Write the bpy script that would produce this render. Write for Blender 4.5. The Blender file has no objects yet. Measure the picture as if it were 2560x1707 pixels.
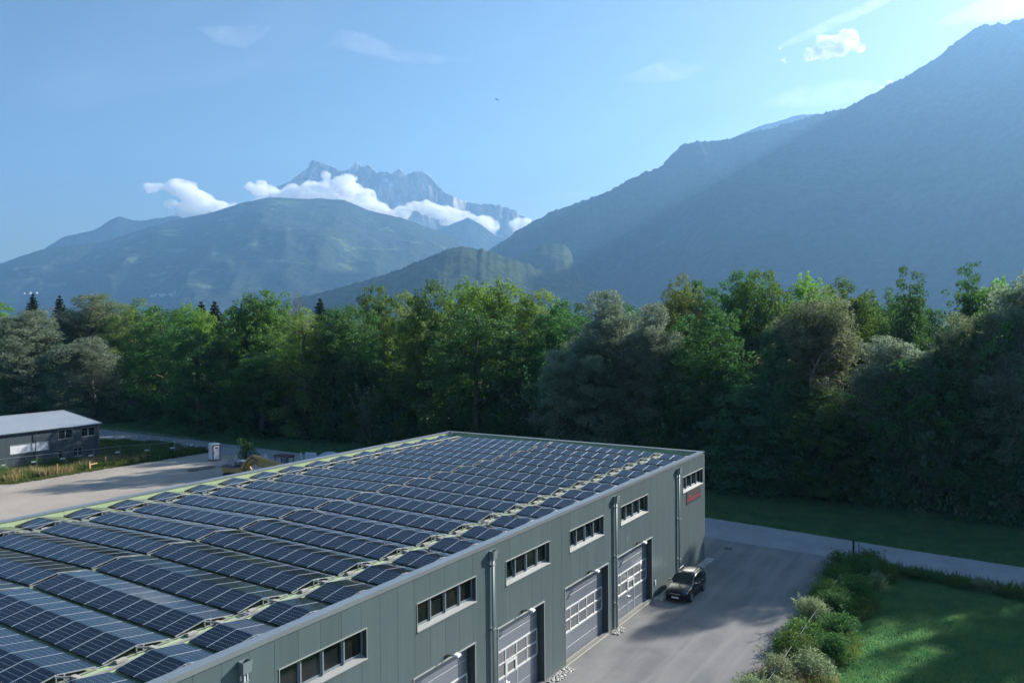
import bpy, math, random
import numpy as np
from mathutils import Matrix, Vector
R = math.radians
random.seed(7)
SC = bpy.context.scene
COL = SC.collection

# ------------------------------------------------------------------ camera
F_PX, PITCH, YAW, ROLL, CAM_H = 2007.7, 0.02409, 0.56413, -0.00969, 19.386
FWD = Vector((-math.sin(YAW)*math.cos(PITCH), math.cos(YAW)*math.cos(PITCH), -math.sin(PITCH)))
_r0 = Vector((math.cos(YAW), math.sin(YAW), 0))
_u0 = Vector((-math.sin(YAW)*math.sin(PITCH), math.cos(YAW)*math.sin(PITCH), math.cos(PITCH)))
RGT = _r0*math.cos(ROLL) + _u0*math.sin(ROLL)
UPV = -_r0*math.sin(ROLL) + _u0*math.cos(ROLL)
cam = bpy.data.cameras.new('camera')
cam_ob = bpy.data.objects.new('camera', cam)
COL.objects.link(cam_ob)
cam.sensor_fit = 'HORIZONTAL'
cam.sensor_width = 36.0
cam.lens = 36.0*F_PX/2560.0
cam.clip_start = 0.5
cam.clip_end = 60000
m = Matrix((RGT, UPV, -FWD)).transposed().to_4x4()
m.translation = Vector((0, 0, CAM_H))
cam_ob.matrix_world = m
SC.camera = cam_ob

# ------------------------------------------------------------------ light
SUN_EL, SUN_AZ = R(25.5), R(66.0)          # azimuth counted from +X towards +Y
SUN_DIR = Vector((math.cos(SUN_AZ)*math.cos(SUN_EL), math.sin(SUN_AZ)*math.cos(SUN_EL), math.sin(SUN_EL)))
sun = bpy.data.lights.new('sun', 'SUN')
sun.energy = 5.0
sun.angle = R(0.55)
sun.color = (1.0, 0.94, 0.84)
sun_ob = bpy.data.objects.new('sun', sun)
COL.objects.link(sun_ob)
sun_ob.rotation_euler = SUN_DIR.to_track_quat('Z', 'Y').to_euler()

world = bpy.data.worlds.new('World')
SC.world = world
world.use_nodes = True
nt = world.node_tree
nt.nodes.clear()
def wn(t, **k):
    n = nt.nodes.new(t)
    for a, b in k.items(): setattr(n, a, b)
    return n
sky = wn('ShaderNodeTexSky', sky_type='NISHITA', sun_disc=False)
sky.sun_elevation = SUN_EL
sky.sun_rotation = R(90) - SUN_AZ
sky.altitude = 400
sky.air_density = 1.2
sky.dust_density = 2.0
sky.ozone_density = 6.0
bg = wn('ShaderNodeBackground'); bg.inputs['Strength'].default_value = 0.060
out = wn('ShaderNodeOutputWorld')
# thin high cirrus all over the sky, on a plane far up
tc = wn('ShaderNodeTexCoord')
sep = wn('ShaderNodeSeparateXYZ'); nt.links.new(tc.outputs['Generated'], sep.inputs[0])
mz = wn('ShaderNodeMath', operation='MAXIMUM'); nt.links.new(sep.outputs['Z'], mz.inputs[0]); mz.inputs[1].default_value = 0.06
dx = wn('ShaderNodeMath', operation='DIVIDE'); nt.links.new(sep.outputs['X'], dx.inputs[0]); nt.links.new(mz.outputs[0], dx.inputs[1])
dy = wn('ShaderNodeMath', operation='DIVIDE'); nt.links.new(sep.outputs['Y'], dy.inputs[0]); nt.links.new(mz.outputs[0], dy.inputs[1])
cb = wn('ShaderNodeCombineXYZ'); nt.links.new(dx.outputs[0], cb.inputs[0]); nt.links.new(dy.outputs[0], cb.inputs[1])
mp = wn('ShaderNodeMapping'); nt.links.new(cb.outputs[0], mp.inputs['Vector'])
mp.inputs['Rotation'].default_value = (0, 0, R(25)); mp.inputs['Scale'].default_value = (0.35, 1.1, 1); mp.inputs['Location'].default_value = (3.1, 1.7, 0)
n1 = wn('ShaderNodeTexNoise'); n1.inputs['Scale'].default_value = 1.0; n1.inputs['Detail'].default_value = 6; n1.inputs['Roughness'].default_value = 0.55; n1.inputs['Distortion'].default_value = 0.8
nt.links.new(mp.outputs[0], n1.inputs['Vector'])
cr = wn('ShaderNodeMapRange'); cr.inputs['From Min'].default_value = 0.58; cr.inputs['From Max'].default_value = 0.85; cr.inputs['To Max'].default_value = 0.10
nt.links.new(n1.outputs['Fac'], cr.inputs['Value'])
mx = wn('ShaderNodeMix', data_type='RGBA')
nt.links.new(cr.outputs[0], mx.inputs['Factor'])
tint = wn('ShaderNodeMix', data_type='RGBA', blend_type='MULTIPLY'); tint.inputs['Factor'].default_value = 1; tint.inputs['B'].default_value = (1.0, .98, .90, 1)
nt.links.new(sky.outputs[0], tint.inputs['A']); nt.links.new(tint.outputs['Result'], mx.inputs['A'])
mx.inputs['B'].default_value = (9.0, 9.6, 10.2, 1)
nt.links.new(mx.outputs['Result'], bg.inputs['Color'])
nt.links.new(bg.outputs[0], out.inputs['Surface'])

SC.view_settings.view_transform = 'Standard'
SC.view_settings.look = 'None'
SC.view_settings.gamma = 1.0
SC.view_settings.use_curve_mapping = False
SC.view_settings.exposure = 1.3
cy = SC.cycles
cy.use_denoising = True
cy.use_adaptive_sampling = True
cy.adaptive_threshold = 0.02
cy.max_bounces = 9
cy.diffuse_bounces = 3
cy.glossy_bounces = 3
cy.transmission_bounces = 4
cy.transparent_max_bounces = 8
cy.volume_bounces = 8
cy.sample_clamp_indirect = 6.0
cy.sample_clamp_direct = 0.0

# ------------------------------------------------------------------ helpers
def tag(o, label=None, cat=None, group=None, kind=None):
    if label: o['label'] = label
    if cat: o['category'] = cat
    if group: o['group'] = group
    if kind: o['kind'] = kind
    return o
def empty(name, loc=(0, 0, 0), rz=0.0, label=None, cat=None, group=None):
    o = bpy.data.objects.new(name, None)
    o.empty_display_size = 0.3
    o.location = loc; o.rotation_euler = (0, 0, rz)
    COL.objects.link(o)
    return tag(o, label, cat, group)
def link_mesh(name, me, parent=None, loc=None, rot=None, scl=None):
    o = bpy.data.objects.new(name, me)
    COL.objects.link(o)
    if parent is not None: o.parent = parent
    if loc is not None: o.location = loc
    if rot is not None: o.rotation_euler = rot
    if scl is not None: o.scale = scl
    return o
def np_mesh(name, verts, quads=None, tris=None, mat=None, smooth=False, uvs=None):
    """verts (n,3); quads (m,4) or tris (m,3) index arrays"""
    me = bpy.data.meshes.new(name)
    verts = np.asarray(verts, dtype=np.float32)
    faces = np.asarray(quads if quads is not None else tris, dtype=np.int32)
    k = faces.shape[1]; nf = faces.shape[0]
    me.vertices.add(len(verts)); me.vertices.foreach_set('co', verts.ravel())
    me.loops.add(nf*k); me.loops.foreach_set('vertex_index', faces.ravel())
    me.polygons.add(nf)
    me.polygons.foreach_set('loop_start', np.arange(0, nf*k, k, dtype=np.int32))
    me.polygons.foreach_set('loop_total', np.full(nf, k, dtype=np.int32))
    if smooth: me.polygons.foreach_set('use_smooth', np.ones(nf, dtype=bool))
    if uvs is not None:
        uv = me.uv_layers.new(name='UVMap'); uv.data.foreach_set('uv', np.asarray(uvs, dtype=np.float32).ravel())
    me.update(calc_edges=True)
    if mat: me.materials.append(mat)
    return me
class MB:
    """collects boxes, bars, tubes and quads; build() links them as one mesh object"""
    def __init__(s): s.v = []; s.f = []; s.mi = []; s.m = 0
    def mat(s, i): s.m = i; return s
    def add(s, vs, fs):
        b = len(s.v); s.v += [tuple(p) for p in vs]
        s.f += [tuple(b+i for i in f) for f in fs]; s.mi += [s.m]*len(fs); return s
    def box(s, x0, x1, y0, y1, z0, z1):
        return s.add([(x0,y0,z0),(x1,y0,z0),(x1,y1,z0),(x0,y1,z0),(x0,y0,z1),(x1,y0,z1),(x1,y1,z1),(x0,y1,z1)],
                     [(0,3,2,1),(4,5,6,7),(0,1,5,4),(1,2,6,5),(2,3,7,6),(3,0,4,7)])
    def bar(s, a, b, w, h=None, up=(0, 0, 1)):
        h = h or w
        a, b = Vector(a), Vector(b); d = (b-a).normalized(); u = Vector(up)
        if abs(d.dot(u)) > .98: u = Vector((1, 0, 0))
        r = d.cross(u).normalized(); u = r.cross(d)
        P = []
        for c in (a, b):
            for i, j in ((-1,-1),(1,-1),(1,1),(-1,1)): P.append(c + r*(w/2*i) + u*(h/2*j))
        return s.add(P, [(0,1,2,3),(7,6,5,4),(0,4,5,1),(1,5,6,2),(2,6,7,3),(3,7,4,0)])
    def tube(s, pts, rad, n=8, caps=True):
        pts = [Vector(p) for p in pts]
        rad = rad if isinstance(rad, (list, tuple)) else [rad]*len(pts)
        V = []; Fc = []
        pu = None
        for i, p in enumerate(pts):
            d = (pts[min(i+1, len(pts)-1)] - pts[max(i-1, 0)]).normalized()
            u = pu if pu is not None else (Vector((0, 0, 1)) if abs(d.z) < .9 else Vector((1, 0, 0)))
            r = d.cross(u).normalized(); u = r.cross(d).normalized(); pu = u
            for k in range(n):
                a = 2*math.pi*k/n; V.append(p + r*(math.cos(a)*rad[i]) + u*(math.sin(a)*rad[i]))
        for i in range(len(pts)-1):
            for k in range(n):
                k2 = (k+1) % n; Fc.append((i*n+k, i*n+k2, (i+1)*n+k2, (i+1)*n+k))
        if caps: Fc.append(tuple(range(n-1, -1, -1))); Fc.append(tuple((len(pts)-1)*n+k for k in range(n)))
        return s.add(V, Fc)
    def prism(s, poly, lo, hi, axis='z'):
        """poly: list of 2D points; extruded along axis"""
        n = len(poly)
        def P(p, c):
            return {'z': (p[0], p[1], c), 'x': (c, p[0], p[1]), 'y': (p[0], c, p[1])}[axis]
        V = [P(p, lo) for p in poly] + [P(p, hi) for p in poly]
        Fc = [tuple(range(n-1, -1, -1)), tuple(range(n, 2*n))] + [(i, (i+1) % n, n+(i+1) % n, n+i) for i in range(n)]
        return s.add(V, Fc)
    def mesh(s, name, mats):
        me = bpy.data.meshes.new(name)
        me.from_pydata(s.v, [], s.f)
        mats = mats if isinstance(mats, (list, tuple)) else [mats]
        for q in mats: me.materials.append(q)
        if len(mats) > 1: me.polygons.foreach_set('material_index', s.mi)
        me.update()
        return me
    def build(s, name, mats, parent=None, bevel=0, smooth=False, **k):
        me = s.mesh(name, mats)
        if smooth:
            me.polygons.foreach_set('use_smooth', [True]*len(me.polygons))
        o = link_mesh(name, me, parent, **k)
        if bevel:
            b = o.modifiers.new('bevel', 'BEVEL'); b.width = bevel; b.segments = 2; b.limit_method = 'ANGLE'
        return o
def copy_tree(o, parent=None):
    c = o.copy(); COL.objects.link(c)
    if parent is not None: c.parent = parent
    for ch in list(KIDS.get(o.name, [])) or [x for x in o.children]: copy_tree(ch, c)
    return c
KIDS = {}

def mat(name, col=(.5, .5, .5), rough=.6, metal=0.0, spec=.5, noise=None, bump=None, **k):
    """Principled material; noise=(scale, amount, second colour) mottles the colour, bump=(scale, distance)"""
    m = bpy.data.materials.new(name); m.use_nodes = True
    t = m.node_tree; p = t.nodes['Principled BSDF']
    p.inputs['Base Color'].default_value = (*col, 1); p.inputs['Roughness'].default_value = rough
    p.inputs['Metallic'].default_value = metal; p.inputs['Specular IOR Level'].default_value = spec
    for a, b in k.items(): p.inputs[a.replace('_', ' ')].default_value = b
    if noise or bump:
        tcn = t.nodes.new('ShaderNodeTexCoord')
    if noise:
        s, amt, c2 = noise
        nz = t.nodes.new('ShaderNodeTexNoise'); nz.inputs['Scale'].default_value = s; nz.inputs['Detail'].default_value = 8; nz.inputs['Roughness'].default_value = .6
        t.links.new(tcn.outputs['Object'], nz.inputs['Vector'])
        mr = t.nodes.new('ShaderNodeMapRange'); mr.inputs['From Min'].default_value = .35; mr.inputs['From Max'].default_value = .65; mr.inputs['To Max'].default_value = amt
        t.links.new(nz.outputs['Fac'], mr.inputs['Value'])
        mi = t.nodes.new('ShaderNodeMix'); mi.data_type = 'RGBA'
        mi.inputs['A'].default_value = (*col, 1); mi.inputs['B'].default_value = (*c2, 1)
        t.links.new(mr.outputs[0], mi.inputs['Factor']); t.links.new(mi.outputs['Result'], p.inputs['Base Color'])
    if bump:
        nz = t.nodes.new('ShaderNodeTexNoise'); nz.inputs['Scale'].default_value = bump[0]; nz.inputs['Detail'].default_value = 5
        t.links.new(tcn.outputs['Object'], nz.inputs['Vector'])
        bp = t.nodes.new('ShaderNodeBump'); bp.inputs['Distance'].default_value = bump[1]; bp.inputs['Strength'].default_value = 1
        t.links.new(nz.outputs['Fac'], bp.inputs['Height']); t.links.new(bp.outputs[0], p.inputs['Normal'])
    return m

# --- numpy value noise
_rng = np.random.RandomState(11)
_perm = _rng.rand(256, 256).astype(np.float64)
def vnoise(x, y):
    xi = np.floor(x).astype(int); yi = np.floor(y).astype(int)
    fx = x-xi; fy = y-yi
    fx = fx*fx*fx*(fx*(fx*6-15)+10); fy = fy*fy*fy*(fy*(fy*6-15)+10)
    g = lambda a, b: _perm[a & 255, b & 255]
    return (g(xi, yi)*(1-fx)+g(xi+1, yi)*fx)*(1-fy) + (g(xi, yi+1)*(1-fx)+g(xi+1, yi+1)*fx)*fy
def fbm(x, y, o=5, gain=.5, ridged=False):
    a = 1.0; s = 0; n = 0
    for i in range(o):
        v = vnoise(x*2**i+17.3*i, y*2**i+9.1*i)
        if ridged: v = 1-abs(2*v-1)
        s = s+a*v; n += a; a *= gain
    return s/n
# ------------------------------------------------------------------ far land: frame along the valley axis
AX_F = Vector((-math.sin(YAW), math.cos(YAW), 0)); AX_R = Vector((math.cos(YAW), math.sin(YAW), 0))
def bearing(u, v, dist):
    """lateral offset, distance and height of a survey point dist metres down the valley"""
    d = FWD + RGT*((u-1280)/F_PX) - UPV*((v-853.5)/F_PX)
    f = d.dot(AX_F); k = dist/f
    return d.dot(AX_R)*k, dist, CAM_H + d.z*k
def node(t, kind, **k):
    n = t.nodes.new(kind)
    for a, b in k.items(): setattr(n, a, b)
    return n
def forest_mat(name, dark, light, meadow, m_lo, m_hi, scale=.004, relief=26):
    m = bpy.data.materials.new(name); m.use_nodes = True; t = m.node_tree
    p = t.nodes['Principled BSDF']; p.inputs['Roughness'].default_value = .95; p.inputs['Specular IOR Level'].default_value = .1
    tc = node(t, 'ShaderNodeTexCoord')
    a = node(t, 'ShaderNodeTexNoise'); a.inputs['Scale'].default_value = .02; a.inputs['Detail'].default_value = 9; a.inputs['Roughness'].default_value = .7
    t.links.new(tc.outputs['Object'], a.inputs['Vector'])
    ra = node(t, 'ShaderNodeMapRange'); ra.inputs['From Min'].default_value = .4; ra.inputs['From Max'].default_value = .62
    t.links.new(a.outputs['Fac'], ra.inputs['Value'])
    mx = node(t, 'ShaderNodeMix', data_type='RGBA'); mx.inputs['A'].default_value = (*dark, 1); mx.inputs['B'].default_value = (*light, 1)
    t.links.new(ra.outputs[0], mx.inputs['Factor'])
    last = mx.outputs['Result']
    if meadow:
        mp = node(t, 'ShaderNodeMapping'); mp.inputs['Scale'].default_value = (1, 1, 3.0)
        t.links.new(tc.outputs['Object'], mp.inputs['Vector'])
        b = node(t, 'ShaderNodeTexNoise'); b.inputs['Scale'].default_value = scale; b.inputs['Detail'].default_value = 7; b.inputs['Roughness'].default_value = .62
        t.links.new(mp.outputs[0], b.inputs['Vector'])
        rb = node(t, 'ShaderNodeMapRange'); rb.inputs['From Min'].default_value = m_lo; rb.inputs['From Max'].default_value = m_hi
        t.links.new(b.outputs['Fac'], rb.inputs['Value'])
        m2 = node(t, 'ShaderNodeMix', data_type='RGBA'); m2.inputs['B'].default_value = (*meadow, 1)
        t.links.new(rb.outputs[0], m2.inputs['Factor']); t.links.new(last, m2.inputs['A']); last = m2.outputs['Result']
    t.links.new(last, p.inputs['Base Color'])
    bp = node(t, 'ShaderNodeBump'); bp.inputs['Distance'].default_value = relief; bp.inputs['Strength'].default_value = 1
    t.links.new(a.outputs['Fac'], bp.inputs['Height']); t.links.new(bp.outputs[0], p.inputs['Normal'])
    return m
def mountain(name, crest, width, mat_, step=35, nb=70, spur=.28, spur_w=900, rough=.035, conv=1.25, jag=3.0, jag_w=30, back=.6, seed=0, floor=-30, spikes=0):
    """a ridge: the crest line with a ravined slope on either side of it"""
    P = np.array([bearing(*c) for c in crest])
    L = np.concatenate([[0], np.cumsum(np.hypot(np.diff(P[:, 0]), np.diff(P[:, 1])))])
    n = int(L[-1]/step)+2
    l = np.linspace(0, L[-1], n)
    s = np.interp(l, L, P[:, 0]); tt = np.interp(l, L, P[:, 1]); h = np.interp(l, L, P[:, 2])
    k = max(1, int(40/step)); 
    h = h + (fbm(l/jag_w+seed, l*0+seed, 3)-.5)*2*jag + spikes*np.random.RandomState(seed).rand(n)**2
    b = np.concatenate([-(np.linspace(1, 0, nb)**1.35), np.linspace(0, 1, 14)[1:]*back])
    B, Lg = np.meshgrid(b, l, indexing='ij')
    S = np.broadcast_to(s, B.shape).copy(); T = np.broadcast_to(tt, B.shape).copy(); Hh = np.broadcast_to(h, B.shape).copy()
    W = width if np.isscalar(width) else np.interp(l, L, width)
    W = np.broadcast_to(W, B.shape)
    ab = np.abs(B)
    warp = (fbm(Lg/spur_w*1.3+seed, B*2+5, 3)-.5)*spur_w*.9*ab
    rid = fbm((Lg+warp)/spur_w+seed*3.1, B*1.2+seed, 5, .5, ridged=True)
    prof = np.clip(1-ab, 0, 1)**conv
    Z = floor + (Hh-floor)*prof + (Hh-floor)*spur*(rid-.55)*np.sin(np.pi*np.clip(ab, 0, 1))**.8
    fine = fbm(Lg/170+seed, B*W/170, 5, .55)
    Z += (fine-.5)*(rough*(Hh-floor)+14)*np.clip(ab*6, 0, 1)*np.clip((1-ab)*4, 0, 1)
    Z = np.minimum(Z, Hh + ab*0)
    T = T + B*W
    S = S*(1+ (B*W/np.maximum(T, 500))*.35)
    X = S*AX_R.x + T*AX_F.x; Y = S*AX_R.y + T*AX_F.y
    V = np.stack([X, Y, Z], -1).reshape(-1, 3)
    nr, nc = B.shape
    i = np.arange(nr*nc).reshape(nr, nc)
    Q = np.stack([i[:-1, :-1], i[:-1, 1:], i[1:, 1:], i[1:, :-1]], -1).reshape(-1, 4)
    me = np_mesh(name, V, quads=Q, mat=mat_, smooth=True)
    return tag(link_mesh(name, me), kind='structure'), V.reshape(nr, nc, 3)

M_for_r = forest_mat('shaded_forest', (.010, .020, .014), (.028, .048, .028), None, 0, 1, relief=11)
M_for_l = forest_mat('mountain_forest', (.014, .028, .018), (.045, .068, .034), (.10, .14, .065), .585, .635, .003)
M_for_n = forest_mat('hill_forest', (.02, .045, .015), (.06, .09, .03), None, 0, 1)
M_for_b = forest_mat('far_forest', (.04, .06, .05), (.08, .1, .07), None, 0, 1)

right_crest = [(1130,700,6300),(1180,665,6200),(1228,622,6100),(1262,600,6050),(1300,573,6000),(1370,535,5950),(1440,510,5900),(1520,480,5850),(1565,455,5800),(1610,433,5800),
    (1650,420,5750),(1672,395,5700),(1705,365,5700),(1740,355,5700),(1800,352,5650),(1870,335,5650),(1945,318,5600),(2040,288,5600),(2085,279,5600),(2130,265,5550),(2200,225,5500),(2260,196,5450),
    (2300,172,5450),(2345,145,5400),(2370,122,5400),(2400,98,5400),(2440,72,5350),(2462,63,5350),(2475,66,5350),(2500,57,5350),(2515,62,5350),(2535,52,5300),(2560,49,5300),(2620,70,5300),(2720,60,5250),(2850,120,5200),(3000,190,5200),(3200,300,5200),(3500,450,5200),(3900,620,5200)]
def wid(cr, f, lo=300): return [max(lo, bearing(*c)[2]*f) for c in cr]
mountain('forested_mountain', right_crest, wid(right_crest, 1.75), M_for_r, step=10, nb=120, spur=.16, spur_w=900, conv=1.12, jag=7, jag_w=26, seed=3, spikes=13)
left_crest = [(-700,690,7000),(-400,660,7200),(-150,690,7400),(0,659,7500),(60,638,7500),(119,620,7550),(200,610,7600),(267,603,7600),(350,575,7650),(435,550,7700),(522,533,7700),(610,506,7700),
    (675,493,7700),(762,498,7700),(797,496,7700),(863,501,7700),(922,526,7700),(1012,547,7700),(1071,570,7700),(1149,600,7650),(1220,640,7600),(1300,690,7500)]
_, LV = mountain('valley_mountain', left_crest, wid(left_crest, 2.6, 900), M_for_l, step=22, nb=110, spur=.26, spur_w=1300, conv=1.2, jag=5, jag_w=30, seed=8)
bl_crest = [(60,660,9300),(119,616,9300),(160,592,9300),(225,578,9300),(250,568,9300),(275,550,9300),(300,541,9300),(325,548,9300),(350,552,9300),(400,545,9300),(430,538,9300),(445,541,9300),(500,560,9300),(620,600,9300)]
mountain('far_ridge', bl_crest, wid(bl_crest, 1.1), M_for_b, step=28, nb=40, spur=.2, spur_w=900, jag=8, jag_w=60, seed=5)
rb_crest = [(1700,420,7600),(1790,368,7600),(1830,345,7600),(1880,322,7600),(1915,310,7600),(1960,300,7600),(1990,288,7600),(2040,284,7600),(2090,285,7600),(2200,300,7600)]
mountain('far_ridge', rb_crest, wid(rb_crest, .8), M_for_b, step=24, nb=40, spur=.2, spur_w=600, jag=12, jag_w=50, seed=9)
py_crest = [(1000,590,9600),(1060,585,9600),(1110,568,9600),(1150,552,9600),(1170,543,9600),(1200,560,9600),(1240,590,9600),(1290,610,9600),(1380,600,9600),(1480,640,9600)]
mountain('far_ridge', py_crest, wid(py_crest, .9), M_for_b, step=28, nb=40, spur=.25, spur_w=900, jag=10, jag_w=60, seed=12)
near_crest = [(u, v, 3500) for u, v in ((640,765),(720,750),(780,738),(860,718),(950,691),(1000,673),(1040,657),(1075,641),(1100,631),(1125,622),(1150,618),(1175,619),(1200,623),(1225,630),(1255,641),(1300,655),(1360,678),(1430,702),(1500,735),(1600,770),(1700,790))]
mountain('wooded_hill', near_crest, wid(near_crest, 2.6, 350), M_for_n, step=9, nb=80, spur=.22, spur_w=330, conv=1.0, jag=5, jag_w=18, seed=21, spikes=7)
kn_crest = [(u, v, 4300) for u, v in ((1200,700),(1260,668),(1300,640),(1325,624),(1350,614),(1385,609),(1408,611),(1422,620),(1430,640),(1440,675),(1470,700),(1520,720),(1600,750))]
mountain('wooded_hill', kn_crest, wid(kn_crest, 2.0, 300), M_for_n, step=9, nb=60, spur=.2, spur_w=300, conv=.9, jag=5, jag_w=18, seed=25)

# rock peaks with fresh snow
def rock_mat():
    m = bpy.data.materials.new('snowy_rock'); m.use_nodes = True; t = m.node_tree
    p = t.nodes['Principled BSDF']; p.inputs['Roughness'].default_value = .9; p.inputs['Specular IOR Level'].default_value = .15
    tc = node(t, 'ShaderNodeTexCoord'); ge = node(t, 'ShaderNodeNewGeometry')
    a = node(t, 'ShaderNodeTexNoise'); a.inputs['Scale'].default_value = .006; a.inputs['Detail'].default_value = 10; a.inputs['Roughness'].default_value = .7
    mp = node(t, 'ShaderNodeMapping'); mp.inputs['Scale'].default_value = (1, 1, .35); t.links.new(tc.outputs['Object'], mp.inputs['Vector']); t.links.new(mp.outputs[0], a.inputs['Vector'])
    mx = node(t, 'ShaderNodeMix', data_type='RGBA'); mx.inputs['A'].default_value = (.06, .06, .06, 1); mx.inputs['B'].default_value = (.62, .54, .44, 1)
    ra = node(t, 'ShaderNodeMapRange'); ra.inputs['From Min'].default_value = .35; ra.inputs['From Max'].default_value = .65
    t.links.new(a.outputs['Fac'], ra.inputs['Value']); t.links.new(ra.outputs[0], mx.inputs['Factor'])
    sp = node(t, 'ShaderNodeSeparateXYZ'); t.links.new(tc.outputs['Object'], sp.inputs[0])
    hz = node(t, 'ShaderNodeMapRange'); hz.inputs['From Min'].default_value = 2000; hz.inputs['From Max'].default_value = 2550; hz.inputs['To Max'].default_value = .42
    t.links.new(sp.outputs['Z'], hz.inputs['Value'])
    sn = node(t, 'ShaderNodeSeparateXYZ'); t.links.new(ge.outputs['Normal'], sn.inputs[0])
    ad = node(t, 'ShaderNodeMath', operation='ADD'); t.links.new(hz.outputs[0], ad.inputs[0]); t.links.new(sn.outputs['Z'], ad.inputs[1])
    ad2 = node(t, 'ShaderNodeMath', operation='ADD'); t.links.new(ad.outputs[0], ad2.inputs[0]); t.links.new(a.outputs['Fac'], ad2.inputs[1])
    st = node(t, 'ShaderNodeMapRange'); st.inputs['From Min'].default_value = 1.22; st.inputs['From Max'].default_value = 1.40
    t.links.new(ad2.outputs[0], st.inputs['Value'])
    m2 = node(t, 'ShaderNodeMix', data_type='RGBA'); m2.inputs['B'].default_value = (.8, .82, .85, 1); t.links.new(st.outputs[0], m2.inputs['Factor']); t.links.new(mx.outputs['Result'], m2.inputs['A'])
    t.links.new(m2.outputs['Result'], p.inputs['Base Color'])
    bp = node(t, 'ShaderNodeBump'); bp.inputs['Distance'].default_value = 40; t.links.new(a.outputs['Fac'], bp.inputs['Height']); t.links.new(bp.outputs[0], p.inputs['Normal'])
    return m
DD = 12500
dents = [(560,560),(640,505),(700,465),(734,447.6),(753.6,429.8),(770,422),(776,406),(785,399),(798,405),(825,415),(840,419),(853,427),(872.6,425),(884.5,413.4),(893.5,408),(912.8,417),(921.7,413.4),(932,425),(944,432.7),(951.5,428),(968,427.7),(980,433),(987,426.8),(997.6,423),(1012.5,436),(1030,431),(1054,429),(1069,435.7),(1079.5,444.6),(1093,459.5),(1107.7,479),(1134.5,492),(1165,505),(1210,510),(1250,512),(1290,528),(1310,540),(1400,600),(1500,680)]
dents = [(u, v, DD + (0 if u < 1140 else 400)) for u, v in dents]
mountain('rock_peaks', dents, [900]*len(dents), rock_mat(), step=16, nb=80, spur=.16, spur_w=420, rough=.07, conv=.9, jag=26, jag_w=45, seed=31, floor=300)

# haze: a closed box of thin air round the valley
HZ_F0, HZ_F1, HZ_S, HZ_TOP = -3000, 10050, 9500, 2150
hb = MB()
c = [(s, f) for s, f in ((-HZ_S, HZ_F0), (HZ_S, HZ_F0), (HZ_S, HZ_F1), (-HZ_S, HZ_F1))]
pts = [AX_R*s + AX_F*f for s, f in c]
hb.add([(p.x, p.y, -60) for p in pts]+[(p.x, p.y, HZ_TOP) for p in pts], [(0,3,2,1),(4,5,6,7),(0,1,5,4),(1,2,6,5),(2,3,7,6),(3,0,4,7)])
mh = bpy.data.materials.new('haze_air'); mh.use_nodes = True; t = mh.node_tree; t.nodes.clear()
pv = node(t, 'ShaderNodeVolumePrincipled'); pv.inputs['Color'].default_value = (.28, .56, .93, 1); pv.inputs['Density'].default_value = 0.80e-4; pv.inputs['Anisotropy'].default_value = .35
ou = node(t, 'ShaderNodeOutputMaterial'); t.links.new(pv.outputs[0], ou.inputs['Volume'])
hz = hb.build('haze', mh); tag(hz, kind='stuff')

# valley floor
gm = mat('valley_ground', (.02, .04, .018), .95, noise=(.004, .8, (.035, .05, .022)))
gp = [AX_R*s + AX_F*f for s, f in ((-9300, -2900), (9300, -2900), (9300, 9900), (-9300, 9900))]
gmb = MB(); gmb.add([(p.x, p.y, -0.03) for p in gp], [(0,1,2,3)])
tag(gmb.build('ground', gm), kind='structure')
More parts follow.
